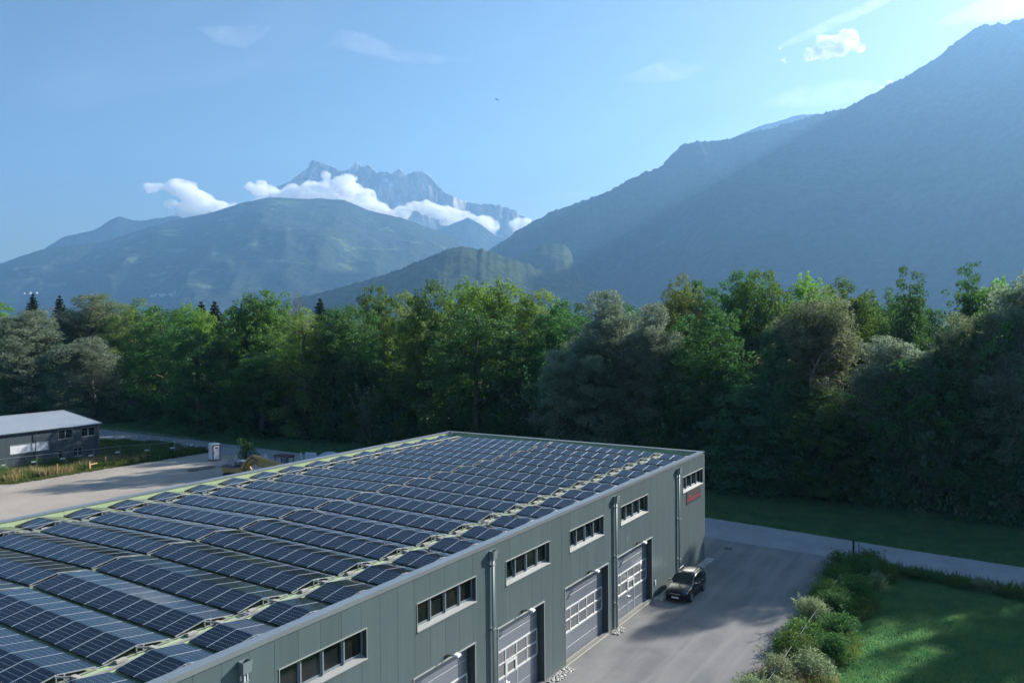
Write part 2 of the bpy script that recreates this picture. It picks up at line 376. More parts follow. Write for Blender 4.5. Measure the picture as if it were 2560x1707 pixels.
# ------------------------------------------------------------------ ground surfaces of the site
XR, XL, YF, YN, HW = -21.51, -47.16, 62.93, 5.0, 8.80
def sheet(name, poly, z, m, kind='structure'):
    mb = MB(); mb.add([(x, y, z) for x, y in poly], [tuple(range(len(poly)))])
    return tag(mb.build(name, m), kind=kind)
def ground_mat(name, c1, c2, s1=.15, c3=None, s3=2.5, rough=.9, bump=(60, .004), thr=(.4, .6), grain=.25):
    m = bpy.data.materials.new(name); m.use_nodes = True; t = m.node_tree
    p = t.nodes['Principled BSDF']; p.inputs['Roughness'].default_value = rough; p.inputs['Specular IOR Level'].default_value = .25
    tc = node(t, 'ShaderNodeTexCoord')
    a = node(t, 'ShaderNodeTexNoise'); a.inputs['Scale'].default_value = s1; a.inputs['Detail'].default_value = 8; a.inputs['Roughness'].default_value = .6; a.inputs['Distortion'].default_value = .6
    t.links.new(tc.outputs['Object'], a.inputs['Vector'])
    ra = node(t, 'ShaderNodeMapRange'); ra.inputs['From Min'].default_value = thr[0]; ra.inputs['From Max'].default_value = thr[1]; t.links.new(a.outputs['Fac'], ra.inputs['Value'])
    mx = node(t, 'ShaderNodeMix', data_type='RGBA'); mx.inputs['A'].default_value = (*c1, 1); mx.inputs['B'].default_value = (*c2, 1); t.links.new(ra.outputs[0], mx.inputs['Factor'])
    last = mx.outputs['Result']
    b = node(t, 'ShaderNodeTexNoise'); b.inputs['Scale'].default_value = s3; b.inputs['Detail'].default_value = 9; b.inputs['Roughness'].default_value = .72
    t.links.new(tc.outputs['Object'], b.inputs['Vector'])
    rb = node(t, 'ShaderNodeMapRange'); rb.inputs['From Min'].default_value = .55; rb.inputs['From Max'].default_value = .75; t.links.new(b.outputs['Fac'], rb.inputs['Value'])
    if c3:
        m2 = node(t, 'ShaderNodeMix', data_type='RGBA'); m2.inputs['B'].default_value = (*c3, 1); t.links.new(rb.outputs[0], m2.inputs['Factor']); t.links.new(last, m2.inputs['A']); last = m2.outputs['Result']
    if name == 'yard_asphalt':              # wear streaks along the drive
        mps = node(t, 'ShaderNodeMapping'); mps.inputs['Scale'].default_value = (1.1, .09, 1); mps.inputs['Rotation'].default_value = (0, 0, R(4)); t.links.new(tc.outputs['Object'], mps.inputs['Vector'])
        sn_ = node(t, 'ShaderNodeTexNoise'); sn_.inputs['Scale'].default_value = 1.0; sn_.inputs['Detail'].default_value = 6; sn_.inputs['Distortion'].default_value = .5; t.links.new(mps.outputs[0], sn_.inputs['Vector'])
        sr = node(t, 'ShaderNodeMapRange'); sr.inputs['From Min'].default_value = .4; sr.inputs['From Max'].default_value = .65; sr.inputs['To Max'].default_value = .55; t.links.new(sn_.outputs['Fac'], sr.inputs['Value'])
        m3 = node(t, 'ShaderNodeMix', data_type='RGBA'); m3.inputs['B'].default_value = (.28, .272, .262, 1); t.links.new(sr.outputs[0], m3.inputs['Factor']); t.links.new(last, m3.inputs['A']); last = m3.outputs['Result']
    g = node(t, 'ShaderNodeTexNoise'); g.inputs['Scale'].default_value = 14; g.inputs['Detail'].default_value = 6; g.inputs['Roughness'].default_value = .8
    t.links.new(tc.outputs['Object'], g.inputs['Vector'])
    rg = node(t, 'ShaderNodeMapRange'); rg.inputs['From Min'].default_value = .3; rg.inputs['From Max'].default_value = .7; rg.inputs['To Min'].default_value = 1-grain; rg.inputs['To Max'].default_value = 1+grain; t.links.new(g.outputs['Fac'], rg.inputs['Value'])
    hs = node(t, 'ShaderNodeHueSaturation'); t.links.new(last, hs.inputs['Color']); t.links.new(rg.outputs[0], hs.inputs['Value'])
    t.links.new(hs.outputs[0], p.inputs['Base Color'])
    bn = node(t, 'ShaderNodeTexNoise'); bn.inputs['Scale'].default_value = bump[0]; bn.inputs['Detail'].default_value = 3; t.links.new(tc.outputs['Object'], bn.inputs['Vector'])
    bp = node(t, 'ShaderNodeBump'); bp.inputs['Distance'].default_value = bump[1]; t.links.new(bn.outputs['Fac'], bp.inputs['Height']); t.links.new(bp.outputs[0], p.inputs['Normal'])
    return m
M_asph = ground_mat('yard_asphalt', (.165, .165, .168), (.215, .212, .21), .22, (.13, .13, .132), .9, .88, (40, .012), grain=.14)
M_road = ground_mat('road_asphalt', (.28, .29, .30), (.33, .335, .34), .3, (.24, .245, .25), 1.3, .9, (40, .01), grain=.1)
M_grav = ground_mat('gravel', (.34, .30, .26), (.40, .355, .31), .12, (.27, .24, .21), 1.6, .95, (18, .05), grain=.3)
M_grass = ground_mat('grass', (.05, .145, .065), (.085, .19, .08), .35, (.12, .18, .07), 1.2, .95, (9, .12), grain=.4)
M_grass2 = ground_mat('rough_grass', (.03, .06, .016), (.06, .085, .022), .3, (.07, .07, .025), 1.8, .95, (9, .12), grain=.4)
M_soil = ground_mat('forest_floor', (.03, .032, .018), (.04, .045, .02), .5, (.03, .025, .015), 2, .95, (9, .1))
# road: two edges, near and far, following the wood
ROAD_UP = [(150, 66.5), (60, 70.8), (0.35, 73.34), (-8.5, 74.2), (-16.3, 75.3), (-26, 76.5), (-45, 78.9), (-65, 81.4), (-89.2, 84.3), (-114, 85.5), (-141, 86.0), (-175, 86.4), (-260, 87)]
ROAD_LO = [(150, 60.5), (60, 64.6), (0.33, 67.3), (-3.9, 67.9), (-8, 68.5), (-12.3, 68.7), (-17.9, 69.1), (-23.5, 69.6), (-45, 71.6), (-70, 74.6), (-92, 77.5), (-106.4, 78.6), (-118, 79.0), (-135, 79.4), (-175, 80), (-260, 81)]
TREE_LN = [(150, 83), (60, 86), (0.4, 88.3), (-30, 89), (-60, 92), (-89, 94.5), (-130, 96), (-160, 95), (-192, 93), (-260, 92)]
def interp_y(line, x):
    l = sorted(line); return float(np.interp(x, [p[0] for p in l], [p[1] for p in l]))
def strip(name, lo, up, z, m, kind='structure'):
    xs = sorted({p[0] for p in lo} | {p[0] for p in up})
    mb = MB()
    V = [(x, interp_y(lo, x), z) for x in xs] + [(x, interp_y(up, x), z) for x in xs]; n = len(xs)
    mb.add(V, [(i, i+1, n+i+1, n+i) for i in range(n-1)])
    return tag(mb.build(name, m), kind=kind)
sheet('field', [(-9.3, -60), (150, -60), (150, 67), (60, 67), (-9.3, 67.8)], 0.0, M_grass)
sheet('yard', [(XR-.5, -60), (-9.3, -60), (-9.3, 69.2), (XR-.5, 70.2)], 0.004, M_asph)
sheet('gravel_yard', [(-107, -60), (XL+.4, -60), (XL+.4, 72.6), (-70, 75.2), (-92, 78), (-103.5, 79), (-106, 76), (-104.2, 70), (-105.9, 62), (-105.9, 55), (-106.6, 49)], 0.004, M_grav)
sheet('yard', [(XL-.2, YF-.2), (XR-.3, YF-.2), (XR-.3, 70.3), (XL-.2, 72.4)], 0.002, M_asph)
sheet('waste_ground', [(-260, -60), (-105, -60), (-105, 79), (-260, 82)], 0.0, M_grass2)
strip('road', ROAD_LO, ROAD_UP, 0.010, M_road)
strip('grass_verge', ROAD_UP, [(x, y+1.5) for x, y in TREE_LN], 0.006, M_grass)
sheet('forest_floor', [(-300, 88), (190, 82), (190, 190), (-300, 190)], 0.0, M_soil)

# manhole cover in the yard
mb = MB(); mb.tube([(0, 0, 0), (0, 0, .012)], .42, 24)
mm = mat('cast_iron', (.10, .10, .10), .6, .3, bump=(30, .01)); mo = mb.build('manhole_cover', mm)
mr = MB(); V = []
for k in range(24):
    a = 2*math.pi*k/24; V += [(math.cos(a)*.44, math.sin(a)*.44, .006), (math.cos(a)*.52, math.sin(a)*.52, .006)]
mr.add(V, [(2*k, 2*k+1, (2*k+3) % 48, (2*k+2) % 48) for k in range(24)])
mr.build('concrete_ring', mat('pale_concrete', (.3, .29, .27), .9), mo)
mo.location = (-20.87, 67.0, .012)
tag(mo, 'round iron manhole cover set in the asphalt near the far corner of the hall', 'manhole cover')

# ------------------------------------------------------------------ the large hall
hall = empty('industrial_hall', (XR, YF, 0), label='large grey-green metal clad workshop hall carrying the solar panels, with garage doors along its side', cat='building')
M_wall = mat('sage_metal_cladding', (.092, .132, .142), .45, .2, .5, noise=(.35, .5, (.108, .146, .155)), bump=(1.1, .004))
def streak_wall(m):
    t = m.node_tree; p = t.nodes['Principled BSDF']; src = p.inputs['Base Color'].links[0].from_socket
    tc = node(t, 'ShaderNodeTexCoord'); mp = node(t, 'ShaderNodeMapping'); mp.inputs['Scale'].default_value = (3.5, 3.5, .16); t.links.new(tc.outputs['Object'], mp.inputs['Vector'])
    nz = node(t, 'ShaderNodeTexNoise'); nz.inputs['Scale'].default_value = 1.2; nz.inputs['Detail'].default_value = 7; nz.inputs['Roughness'].default_value = .65; t.links.new(mp.outputs[0], nz.inputs['Vector'])
    sp = node(t, 'ShaderNodeSeparateXYZ'); t.links.new(tc.outputs['Object'], sp.inputs[0])
    foot = node(t, 'ShaderNodeMapRange'); foot.inputs['From Min'].default_value = 1.3; foot.inputs['From Max'].default_value = .1; foot.inputs['To Max'].default_value = .28; t.links.new(sp.outputs['Z'], foot.inputs['Value'])   # splashed dirt
    rg = node(t, 'ShaderNodeMapRange'); rg.inputs['From Min'].default_value = .42; rg.inputs['From Max'].default_value = .72; rg.inputs['To Max'].default_value = .30; t.links.new(nz.outputs['Fac'], rg.inputs['Value'])
    ad = node(t, 'ShaderNodeMath', operation='ADD'); t.links.new(rg.outputs[0], ad.inputs[0]); t.links.new(foot.outputs[0], ad.inputs[1])
    oi = node(t, 'ShaderNodeObjectInfo'); rv = node(t, 'ShaderNodeMapRange'); rv.inputs['To Min'].default_value = .93; rv.inputs['To Max'].default_value = 1.06; t.links.new(oi.outputs['Random'], rv.inputs['Value'])
    mx = node(t, 'ShaderNodeMix', data_type='RGBA'); t.links.new(ad.outputs[0], mx.inputs['Factor']); t.links.new(src, mx.inputs['A']); mx.inputs['B'].default_value = (.155, .18, .175, 1)
    hs = node(t, 'ShaderNodeHueSaturation'); t.links.new(mx.outputs['Result'], hs.inputs['Color']); t.links.new(rv.outputs[0], hs.inputs['Value']); t.links.new(hs.outputs[0], p.inputs['Base Color'])
streak_wall(M_wall)
M_back = mat('joint_shadow', (.02, .025, .025), .9)
M_cop = mat('coping_metal', (.30, .33, .35), .38, .5, .5, noise=(.4, .5, (.24, .27, .29)))
M_trim = mat('trim_aluminium', (.42, .43, .42), .45, .4)
M_sill = mat('sill_metal', (.30, .31, .31), .5, .3)
M_frame = mat('window_frame_paint', (.24, .28, .31), .45, .2)
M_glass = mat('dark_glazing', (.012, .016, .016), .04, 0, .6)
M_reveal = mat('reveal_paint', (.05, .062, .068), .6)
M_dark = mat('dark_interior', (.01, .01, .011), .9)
def P(mb, name, m, parent=hall, **k):
    if not mb.v: return None
    """part of the hall, in world coordinates"""
    o = mb.build(name, m, parent, **k)
    if parent is hall: o.matrix_parent_inverse = Matrix.Translation(-Vector(hall.location))
    return o
WIN = [(18.8, 23.15), (26.28, 30.6), (33.23, 37.58), (39.9, 44.27), (46.8, 51.17), (58.0, 62.45)]
WZ0, WZ1 = 6.33, 7.5
DOORS = [(26.02, 30.48), (32.47, 36.94), (39.35, 44.87), (46.3, 51.86)]
DZ = 4.38
TH = .09
Y0s = 17.53 + 1.07*(-11)
ks = [YN] + [17.53+1.07*k for k in range(-11, 43) if YN < 17.53+1.07*k < YF-.2] + [YF-.16]
G = .006
for a, b in zip(ks[:-1], ks[1:]):
    cuts = sorted({a, b} | {e for w in WIN for e in w if a < e < b} | {e for w in DOORS for e in w if a < e < b})
    mb = MB()
    for c, d in zip(cuts[:-1], cuts[1:]):
        mid = (c+d)/2; z = .12
        holes = []
        if any(w[0] < mid < w[1] for w in DOORS): holes.append((-1, DZ))
        if any(w[0] < mid < w[1] for w in WIN): holes.append((WZ0, WZ1))
        lo = .12
        for h0, h1 in holes + [(8.6, 9)]:
            if h0 > lo: mb.box(XR-TH, XR, c+(G if c == a else 0), d-(G if d == b else 0), lo, h0); P(mb, 'wall_panel', M_wall); mb = MB()
            lo = max(lo, h1)
mb = MB()                                   # backing of the side wall, pierced at the openings
for w in [None]:
    ys = sorted({YN, YF-.16} | {e for w in WIN+DOORS for e in w})
    for c, d in zip(ys[:-1], ys[1:]):
        mid = (c+d)/2; holes = []
        if any(w[0] < mid < w[1] for w in DOORS): holes.append((-1, DZ))
        if any(w[0] < mid < w[1] for w in WIN): holes.append((WZ0, WZ1))
        lo = 0
        for h0, h1 in holes+[(8.55, 9)]:
            if h0 > lo: mb.box(XR-.2, XR-TH-.004, c, d, lo, h0)
            lo = max(lo, h1)
P(mb, 'wall_core', M_back)
mb = MB(); mb.box(XR-.24, XR-.0, YF-.155, YF, 0, 8.6); P(mb, 'corner_trim', M_cop)
mb = MB(); mb.box(XR-.2, XR-.012, YN, YF-.16, 0, .115); P(mb, 'plinth', mat('plinth_concrete', (.2, .2, .19), .9))
# far, left and near walls in bays
k = 0
for x0 in np.arange(XL+.02, XR-.3, 2.14):
    mb = MB(); mb.box(x0, min(x0+2.11, XR-.26), YF-.09, YF-.01, 0, 8.6); P(mb, 'wall_panel', M_wall)
    mb = MB(); mb.box(x0, min(x0+2.11, XR-.26), YN+.01, YN+.09, 0, 8.6); P(mb, 'wall_panel', M_wall)
for y0 in np.arange(YN+.1, YF-.2, 2.14):
    mb = MB(); mb.box(XL+.01, XL+.09, y0, min(y0+2.11, YF-.1), 0, 8.6); P(mb, 'wall_panel', M_wall)
# parapet: membrane faced core with a metal coping
M_mem = mat('roof_membrane_green', (.36, .46, .27), .75, noise=(.6, .6, (.30, .40, .22)), bump=(3, .004))
mb = MB()
for y0 in np.arange(YN+.2, YF-.2, 2.0):
    y1 = min(y0+1.985, YF-.36)
    if y1 <= y0: continue
    m1 = MB(); m1.box(XL+.1, XL+.36, y0, y1, 8.1, 8.73); P(m1, 'membrane_upstand', M_mem)
    m1 = MB(); m1.box(XR-.36, XR-.21, y0, y1, 8.1, 8.6); P(m1, 'membrane_upstand', M_mem)
for x0 in np.arange(XL+.1, XR-.2, 2.0):
    x1 = min(x0+1.985, XR-.21)
    m1 = MB(); m1.box(x0, x1, YF-.36, YF-.1, 8.1, 8.73); P(m1, 'membrane_upstand', M_mem)
mb = MB(); mb.box(XL+.36, XR-.36, YF-.37, YF-.34, 8.1, 8.12); 
def coping(x0, x1, y0, y1, along, side):
    """a run of coping lengths with small gaps"""
    L0, L1 = (y0, y1) if along == 'y' else (x0, x1)
    n = max(1, round((L1-L0)/5.0)); s = (L1-L0)/n
    for i in range(n):
        a, b = L0+i*s+(.004 if i else 0), L0+(i+1)*s-.004
        m1 = MB()
        if along == 'y': m1.box(x0, x1, a, b, HW-.035, HW)
        else: m1.box(a, b, y0, y1, HW-.035, HW)
        d = .03
        if side == 'R': m1.box(x1-.012, x1, a, b, HW-.18, HW-.036); m1.box(x0, x0+.01, a, b, HW-.08, HW-.036)
        if side == 'L': m1.box(x0, x0+.012, a, b, HW-.18, HW-.036); m1.box(x1-.01, x1, a, b, HW-.08, HW-.036)
        if side == 'F': m1.box(a, b, y1-.012, y1, HW-.18, HW-.036); m1.box(a, b, y0, y0+.01, HW-.08, HW-.036)
        if side == 'N': m1.box(a, b, y0, y0+.012, HW-.18, HW-.036)
        P(m1, 'coping', M_cop)
coping(XR-.40, XR+.035, YN, YF-.42, 'y', 'R')
coping(XL-.035, XL+.40, YN, YF-.42, 'y', 'L')
coping(XL-.035, XR+.035, YF-.415, YF+.035, 'x', 'F')
coping(XL-.035, XR+.035, YN-.4, YN-.005, 'x', 'N')
# shallow gabled roof deck in strips of membrane
XRG = -34.38
ZL, ZG, ZR_ = 8.365, 8.62, 8.405
def roof_z(x): return ZG+(ZL-ZG)*(XRG-x)/12.1 if x < XRG else ZG+(ZR_-ZG)*(x-XRG)/12.1
for i, y0 in enumerate(np.arange(YN, YF-.36, 3.0)):
    y1 = min(y0+3.0, YF-.36)
    m1 = MB(); m1.add([(XL+.3, y0, roof_z(XL+.3)), (XRG, y0, ZG), (XR-.3, y0, roof_z(XR-.3)), (XL+.3, y1, roof_z(XL+.3)), (XRG, y1, ZG), (XR-.3, y1, roof_z(XR-.3)),
        (XL+.3, y1+.06, roof_z(XL+.3)-.02), (XRG, y1+.06, ZG-.02), (XR-.3, y1+.06, roof_z(XR-.3)-.02)], [(0,1,4,3),(1,2,5,4),(3,4,7,6),(4,5,8,7)])
    P(m1, 'roof_membrane', M_mem)
mb = MB(); mb.box(XL+.1, XR-.22, YN+.1, YF-.1, 7.9, 8.2); P(mb, 'roof_deck', M_back)
mb = MB(); mb.box(XL+.12, XR-.6, YN+.12, YF-.12, .02, .05); P(mb, 'floor_slab', M_dark)

# windows: recessed ribbon of four panes
def window(y0, y1, opened=()):
    w = empty('window', (XR, y0, WZ0)); w.parent = hall; w.matrix_parent_inverse = Matrix.Translation(-Vector(hall.location))
    L = y1-y0; H = WZ1-WZ0
    def B(name, m, f, **k): mb = MB(); f(mb); return mb.build(name, m, w, **k)
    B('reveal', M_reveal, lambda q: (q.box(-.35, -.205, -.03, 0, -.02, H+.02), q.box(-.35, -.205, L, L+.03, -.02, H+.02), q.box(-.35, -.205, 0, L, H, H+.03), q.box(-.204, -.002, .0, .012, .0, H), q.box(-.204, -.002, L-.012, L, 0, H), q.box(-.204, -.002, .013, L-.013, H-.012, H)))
    B('outer_trim', M_trim, lambda q: (q.box(-.02, .03, -.035, L+.035, H, H+.035), q.box(-.02, .024, -.03, -.0, -.02, H-.001), q.box(-.02, .024, L, L+.03, -.02, H-.001)))
    B('sill', M_sill, lambda q: q.add([(-.2, 0.014, .12), (.05, -.03, .0), (.05, L+.03, .0), (-.2, L-.014, .12), (-.2, 0.014, .08), (.05, -.04, -.04), (.05, L+.04, -.04), (-.2, L-.014, .08)], [(0,1,2,3),(7,6,5,4),(1,5,6,2),(0,4,5,1),(3,2,6,7)]))
    n = 4; s = L/n; z0, z1 = .13, H-.02
    for i in range(n):
        a, b = i*s+.02, (i+1)*s-.02; fw = .07
        def frame(q):
            q.box(-.26, -.2, a, b, z0, z0+fw); q.box(-.26, -.2, a, b, z1-fw, z1)
            q.box(-.26, -.19, a, a+fw, z0+fw, z1-fw); q.box(-.26, -.19, b-fw, b, z0+fw, z1-fw)
        fr = B('sash', M_frame, frame)
        pane = MB(); pane.box(-.236, -.228, a+fw, b-fw, z0+fw, z1-fw)
        pn = pane.build('pane', M_glass, w)
        if i in opened:                     # tilted in at the top
            for ob in (fr, pn):
                ob.data = ob.data.copy()
                for v in ob.data.vertices: v.co.x -= (v.co.z-z0)*.16
    B('mullion', M_frame, lambda q: [q.box(-.2, -.13, i*s-.03, i*s+.03, z0, z1-.001) for i in range(1, n)])
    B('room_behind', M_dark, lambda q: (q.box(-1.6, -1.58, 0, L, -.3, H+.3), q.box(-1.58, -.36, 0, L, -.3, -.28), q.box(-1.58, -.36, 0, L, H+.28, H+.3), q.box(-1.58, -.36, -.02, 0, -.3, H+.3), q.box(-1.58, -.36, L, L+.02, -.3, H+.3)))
for w, op in zip(WIN, [(), (), (0,), (0, 2), (0,), ()]): window(*w, opened=op)

# sectional garage doors
M_door = mat('door_metal', (.30, .33, .38), .33, .55, .5, noise=(.5, .5, (.26, .29, .34)))
M_rail = mat('door_rail_white', (.72, .73, .72), .4, .2)
M_acr = mat('smoked_acrylic', (.17, .175, .185), .12, 0, .6)
M_red = mat('red_marker', (.55, .02, .03), .5)
def garage_door(y0, y1, cols, wicket=None, mark=True):
    g = empty('garage_door', (XR, y0, 0)); g.parent = hall; g.matrix_parent_inverse = Matrix.Translation(-Vector(hall.location))
    L = y1-y0; D = -.36
    def B(name, m, f, **k): mb = MB(); f(mb); return mb.build(name, m, g, **k)
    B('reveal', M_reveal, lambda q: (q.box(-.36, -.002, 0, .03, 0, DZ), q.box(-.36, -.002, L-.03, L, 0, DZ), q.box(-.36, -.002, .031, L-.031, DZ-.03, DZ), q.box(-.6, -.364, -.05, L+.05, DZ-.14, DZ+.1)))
    B('outer_trim', M_trim, lambda q: (q.box(-.02, .035, -.06, L+.06, DZ, DZ+.05), q.box(-.02, .022, -.05, -.001, .12, DZ-.001), q.box(-.02, .022, L+.001, L+.05, .12, DZ-.001)))
    B('threshold', mat('threshold_concrete', (.42, .40, .33), .8), lambda q: q.box(-.36, .05, .03, L-.03, .0, .03))
    zs = [.035, .71, 1.57, 2.26, 2.95, 3.63, 4.24]
    for i, (a, b) in enumerate(zip(zs[:-1], zs[1:])):
        if i in (2, 3): continue
        B('door_section', M_door, lambda q: q.box(D-.04, D, .16, L-.16, a+.008, b-.008), bevel=.012)
    B('section_seam', M_rail, lambda q: [q.box(D-.03, D-.008, .16, L-.16, z-.012, z+.012) for z in (zs[1], zs[5])])
    B('side_track', M_reveal, lambda q: (q.box(D-.05, D+.0, .03, .155, 0, DZ-.03), q.box(D-.05, D+.0, L-.155, L-.03, 0, DZ-.03)))
    inn0, inn1 = .16, L-.16; s = (inn1-inn0)/cols
    for r in (0, 1):
        a, b = zs[2+r], zs[3+r]
        B('rail', M_rail, lambda q: (q.box(D-.04, D+.012, inn0, inn1, a-.04, a+.05), q.box(D-.04, D+.012, inn0, inn1, b-.05, b+(.04 if r else -.002))))
        for c in range(cols):
            B('pane', M_acr, lambda q: q.box(D-.03, D-.02, inn0+c*s+.03, inn0+(c+1)*s-.03, a+.05, b-.05))
        B('glazing_bar', M_rail, lambda q: [q.box(D-.038, D+.008, inn0+c*s-.03, inn0+c*s+.03, a+.051, b-.051) for c in range(cols+1) if 0 < c < cols or True])
    if wicket:
        wy = inn0+wicket*s
        B('wicket_frame', M_rail, lambda q: (q.box(D, D+.025, wy-.03, wy+.01, .04, 2.24), q.box(D, D+.025, wy+s-.01, wy+s+.03, .04, 2.24), q.box(D, D+.024, wy+.011, wy+s-.011, 2.1, 2.24),
            q.box(D+.013, D+.024, wy+.011, wy+.14, 1.5, 2.099), q.box(D+.013, D+.024, wy+s-.14, wy+s-.011, 1.5, 2.099)))
        B('handle', mat('handle_steel', (.7, .7, .7), .25, .9), lambda q: (q.bar((D+.02, wy+.09, 1.17), (D+.09, wy+.09, 1.17), .03), q.bar((D+.09, wy+.08, 1.17), (D+.09, wy+.24, 1.17), .03), q.box(D, D+.02, wy+.06, wy+.12, 1.08, 1.26)))
    if mark:
        B('red_sticker', M_red, lambda q: q.add([(D+.004, .2, 1.5), (D+.004, .48, 1.5), (D+.004, .46, 1.1), (D+.004, .33, .98), (D+.004, .28, 1.2), (D+.004, .2, 1.15)], [(0,1,2,3,4,5)]))
    return g
garage_door(*DOORS[0], 4, 1); garage_door(*DOORS[1], 4, 1); garage_door(*DOORS[2], 5, None); garage_door(*DOORS[3], 5, 2)

# rainwater hoppers with paired downpipes
M_pipe = mat('zinc_pipe', (.21, .25, .26), .5, .2)
def pt(x, y, z): return (x-XR, y-YF, z)
for yb in (17.25, 31.9, 45.85, 56.85):
    d = empty('downpipe', (XR, yb, 0)); d.parent = hall; d.matrix_parent_inverse = Matrix.Translation(-Vector(hall.location))
    h = MB(); x0, x1 = .012, .30
    h.add([(x0, -.17, 8.42), (x1, -.19, 8.42), (x1, .19, 8.42), (x0, .17, 8.42), (x0, -.15, 8.02), (x1-.04, -.17, 8.02), (x1-.04, .17, 8.02), (x0, .15, 8.02),
           (x0+.02, -.15, 8.42), (x1-.02, -.17, 8.42), (x1-.02, .17, 8.42), (x0+.02, .15, 8.42), (x0+.02, -.15, 8.2), (x1-.03, -.16, 8.2), (x1-.03, .16, 8.2), (x0+.02, .15, 8.2)],
          [(0,4,5,1),(1,5,6,2),(2,6,7,3),(3,7,4,0),(4,7,6,5),(0,1,9,8),(1,2,10,9),(2,3,11,10),(3,0,8,11),(8,9,13,12),(9,10,14,13),(10,11,15,14),(11,8,12,15),(12,13,14,15)])
    h.build('hopper', M_pipe, d)
    q = MB(); q.tube([(.14, -.06, 8.05), (.14, -.06, .1)], .055, 10); q.build('pipe', M_pipe, d, smooth=True)
    q = MB(); q.tube([(.12, .09, 8.05), (.12, .09, .1)], .035, 8); q.build('pipe', M_pipe, d, smooth=True)
    for z in (7.7, 4.6, 1.6):
        q = MB(); q.box(0.002, .21, -.14, .14, z, z+.05); q.build('bracket', M_pipe, d)
# wall lamps over the doors
M_black = mat('black_metal', (.03, .03, .032), .5, .4); M_white = mat('white_paint', (.75, .76, .76), .4)
for yl in (28.25, 34.71, 42.2, 49.31):
    l = empty('wall_lamp', (XR, yl, 4.55)); l.parent = hall; l.matrix_parent_inverse = Matrix.Translation(-Vector(hall.location))
    q = MB(); q.box(.002, .05, -.08, .08, -.05, .1); q.bar((.04, 0, .03), (.45, .12, .12), .035); q.bar((.04, .0, .09), (.3, -.12, .2), .03); q.build('bracket', M_black, l)
    q = MB(); q.add([(.38, .02, .10), (.62, .06, .06), (.6, .36, .08), (.36, .32, .12), (.4, .05, .17), (.6, .08, .14), (.58, .33, .16), (.38, .3, .19)], [(0,3,2,1),(4,5,6,7),(0,1,5,4),(1,2,6,5),(2,3,7,6),(3,0,4,7)]); q.build('lamp_head', M_white, l)
    q = MB(); q.add([(.26, -.2, .14), (.36, -.22, .2), (.38, -.06, .24), (.28, -.04, .18), (.31, -.13, .12)], [(0,1,2,3),(0,4,1),(1,4,2),(2,4,3),(3,4,0)]); q.build('sensor', M_black, l)
q = MB(); q.box(XR+.001, XR+.06, 52.35, 52.45, .9, 1.25); P(q, 'socket_box', M_white)

# shop sign by the far corner: charcoal plate, faint red car outline, a band of small red letters
sg = empty('wall_sign', (XR+.004, 58.7, 5.27), label='charcoal sign with a faint red car outline over red lettering, below the farthest window', cat='sign')
q = MB(); q.box(.0, .03, 0, 3.2, 0, 1.02); q.build('sign_plate', mat('charcoal_plate', (.045, .05, .052), .5), sg)
M_rl = mat('red_letters', (.62, .03, .045), .5); M_rf = mat('faint_red_print', (.20, .05, .06), .5)
rs = random.Random(4); y = .22
while y < 2.95:                              # strokes too small to read in the photograph
    wd = rs.choice((.09, .12, .12, .14)); q = MB(); h0, h1 = .22, .42
    if rs.random() < .14: y += .08; continue
    kind = rs.randrange(4)
    q.box(.031, .035, y, y+.03, h0, h1)
    if kind != 0: q.box(.031, .035, y+.031, y+wd, h1-.035, h1)
    if kind in (1, 3): q.box(.031, .035, y+.031, y+wd, h0, h0+.035)
    if kind in (1, 2): q.box(.031, .035, y+.031, y+wd*.8, (h0+h1)/2-.015, (h0+h1)/2+.015)
    if kind in (0, 3): q.box(.031, .035, y+wd-.028, y+wd, h0+.036, h1-.036)
    q.build('letter', M_rl, sg); y += wd+.035
q = MB(); pr = [(.55, .52), (.62, .64), (.9, .68), (1.2, .82), (1.75, .84), (2.2, .70), (2.55, .64)]
for a, b in zip(pr[:-1], pr[1:]): q.bar((.033, *a), (.033, *b), .004, .035, up=(0, 0, 1))
q.build('car_outline', M_rf, sg)
q = MB(); q.add([(.034, .5, .5), (.034, .8, .5), (.034, .86, .66), (.034, .62, .62)], [(0,1,2,3)]); q.build('red_emblem', M_rl, sg)

# pebble strips against the wall
M_peb = mat('pebble', (.72, .70, .64), .8, noise=(9, .9, (.45, .43, .39)))
def pebbles(y0, y1, seed, x1=.62):
    rr = np.random.RandomState(seed); n = int((y1-y0)*x1*150)
    ico = [(0,0,1),(0,0,-1),(1,0,0),(-1,0,0),(0,1,0),(0,-1,0)]; fc = [(0,2,4),(0,4,3),(0,3,5),(0,5,2),(1,4,2),(1,3,4),(1,5,3),(1,2,5)]
    V = []; T = []
    px = rr.rand(n)*x1; py = y0+rr.rand(n)*(y1-y0); sz = .035+rr.rand(n)*.045; an = rr.rand(n)*6.28; pz = rr.rand(n)*.035
    for i in range(n):
        b = len(V); ca, sa = math.cos(an[i]), math.sin(an[i])
        for p in ico:
            x, y_, z = p[0]*sz[i]*1.3, p[1]*sz[i], p[2]*sz[i]*.7
            V.append((XR+.02+px[i]+x*ca-y_*sa, py[i]+x*sa+y_*ca, .02+pz[i]+z))
        T += [(b+f[0], b+f[1], b+f[2]) for f in fc]
    o = link_mesh('pebble_strip', np_mesh('pebble_strip', V, tris=T, mat=M_peb)); return tag(o, kind='stuff')
for i, (a, b) in enumerate(((30.6, 32.35), (37.05, 39.25), (44.98, 46.2), (51.97, 63.4))): pebbles(a, b, i)
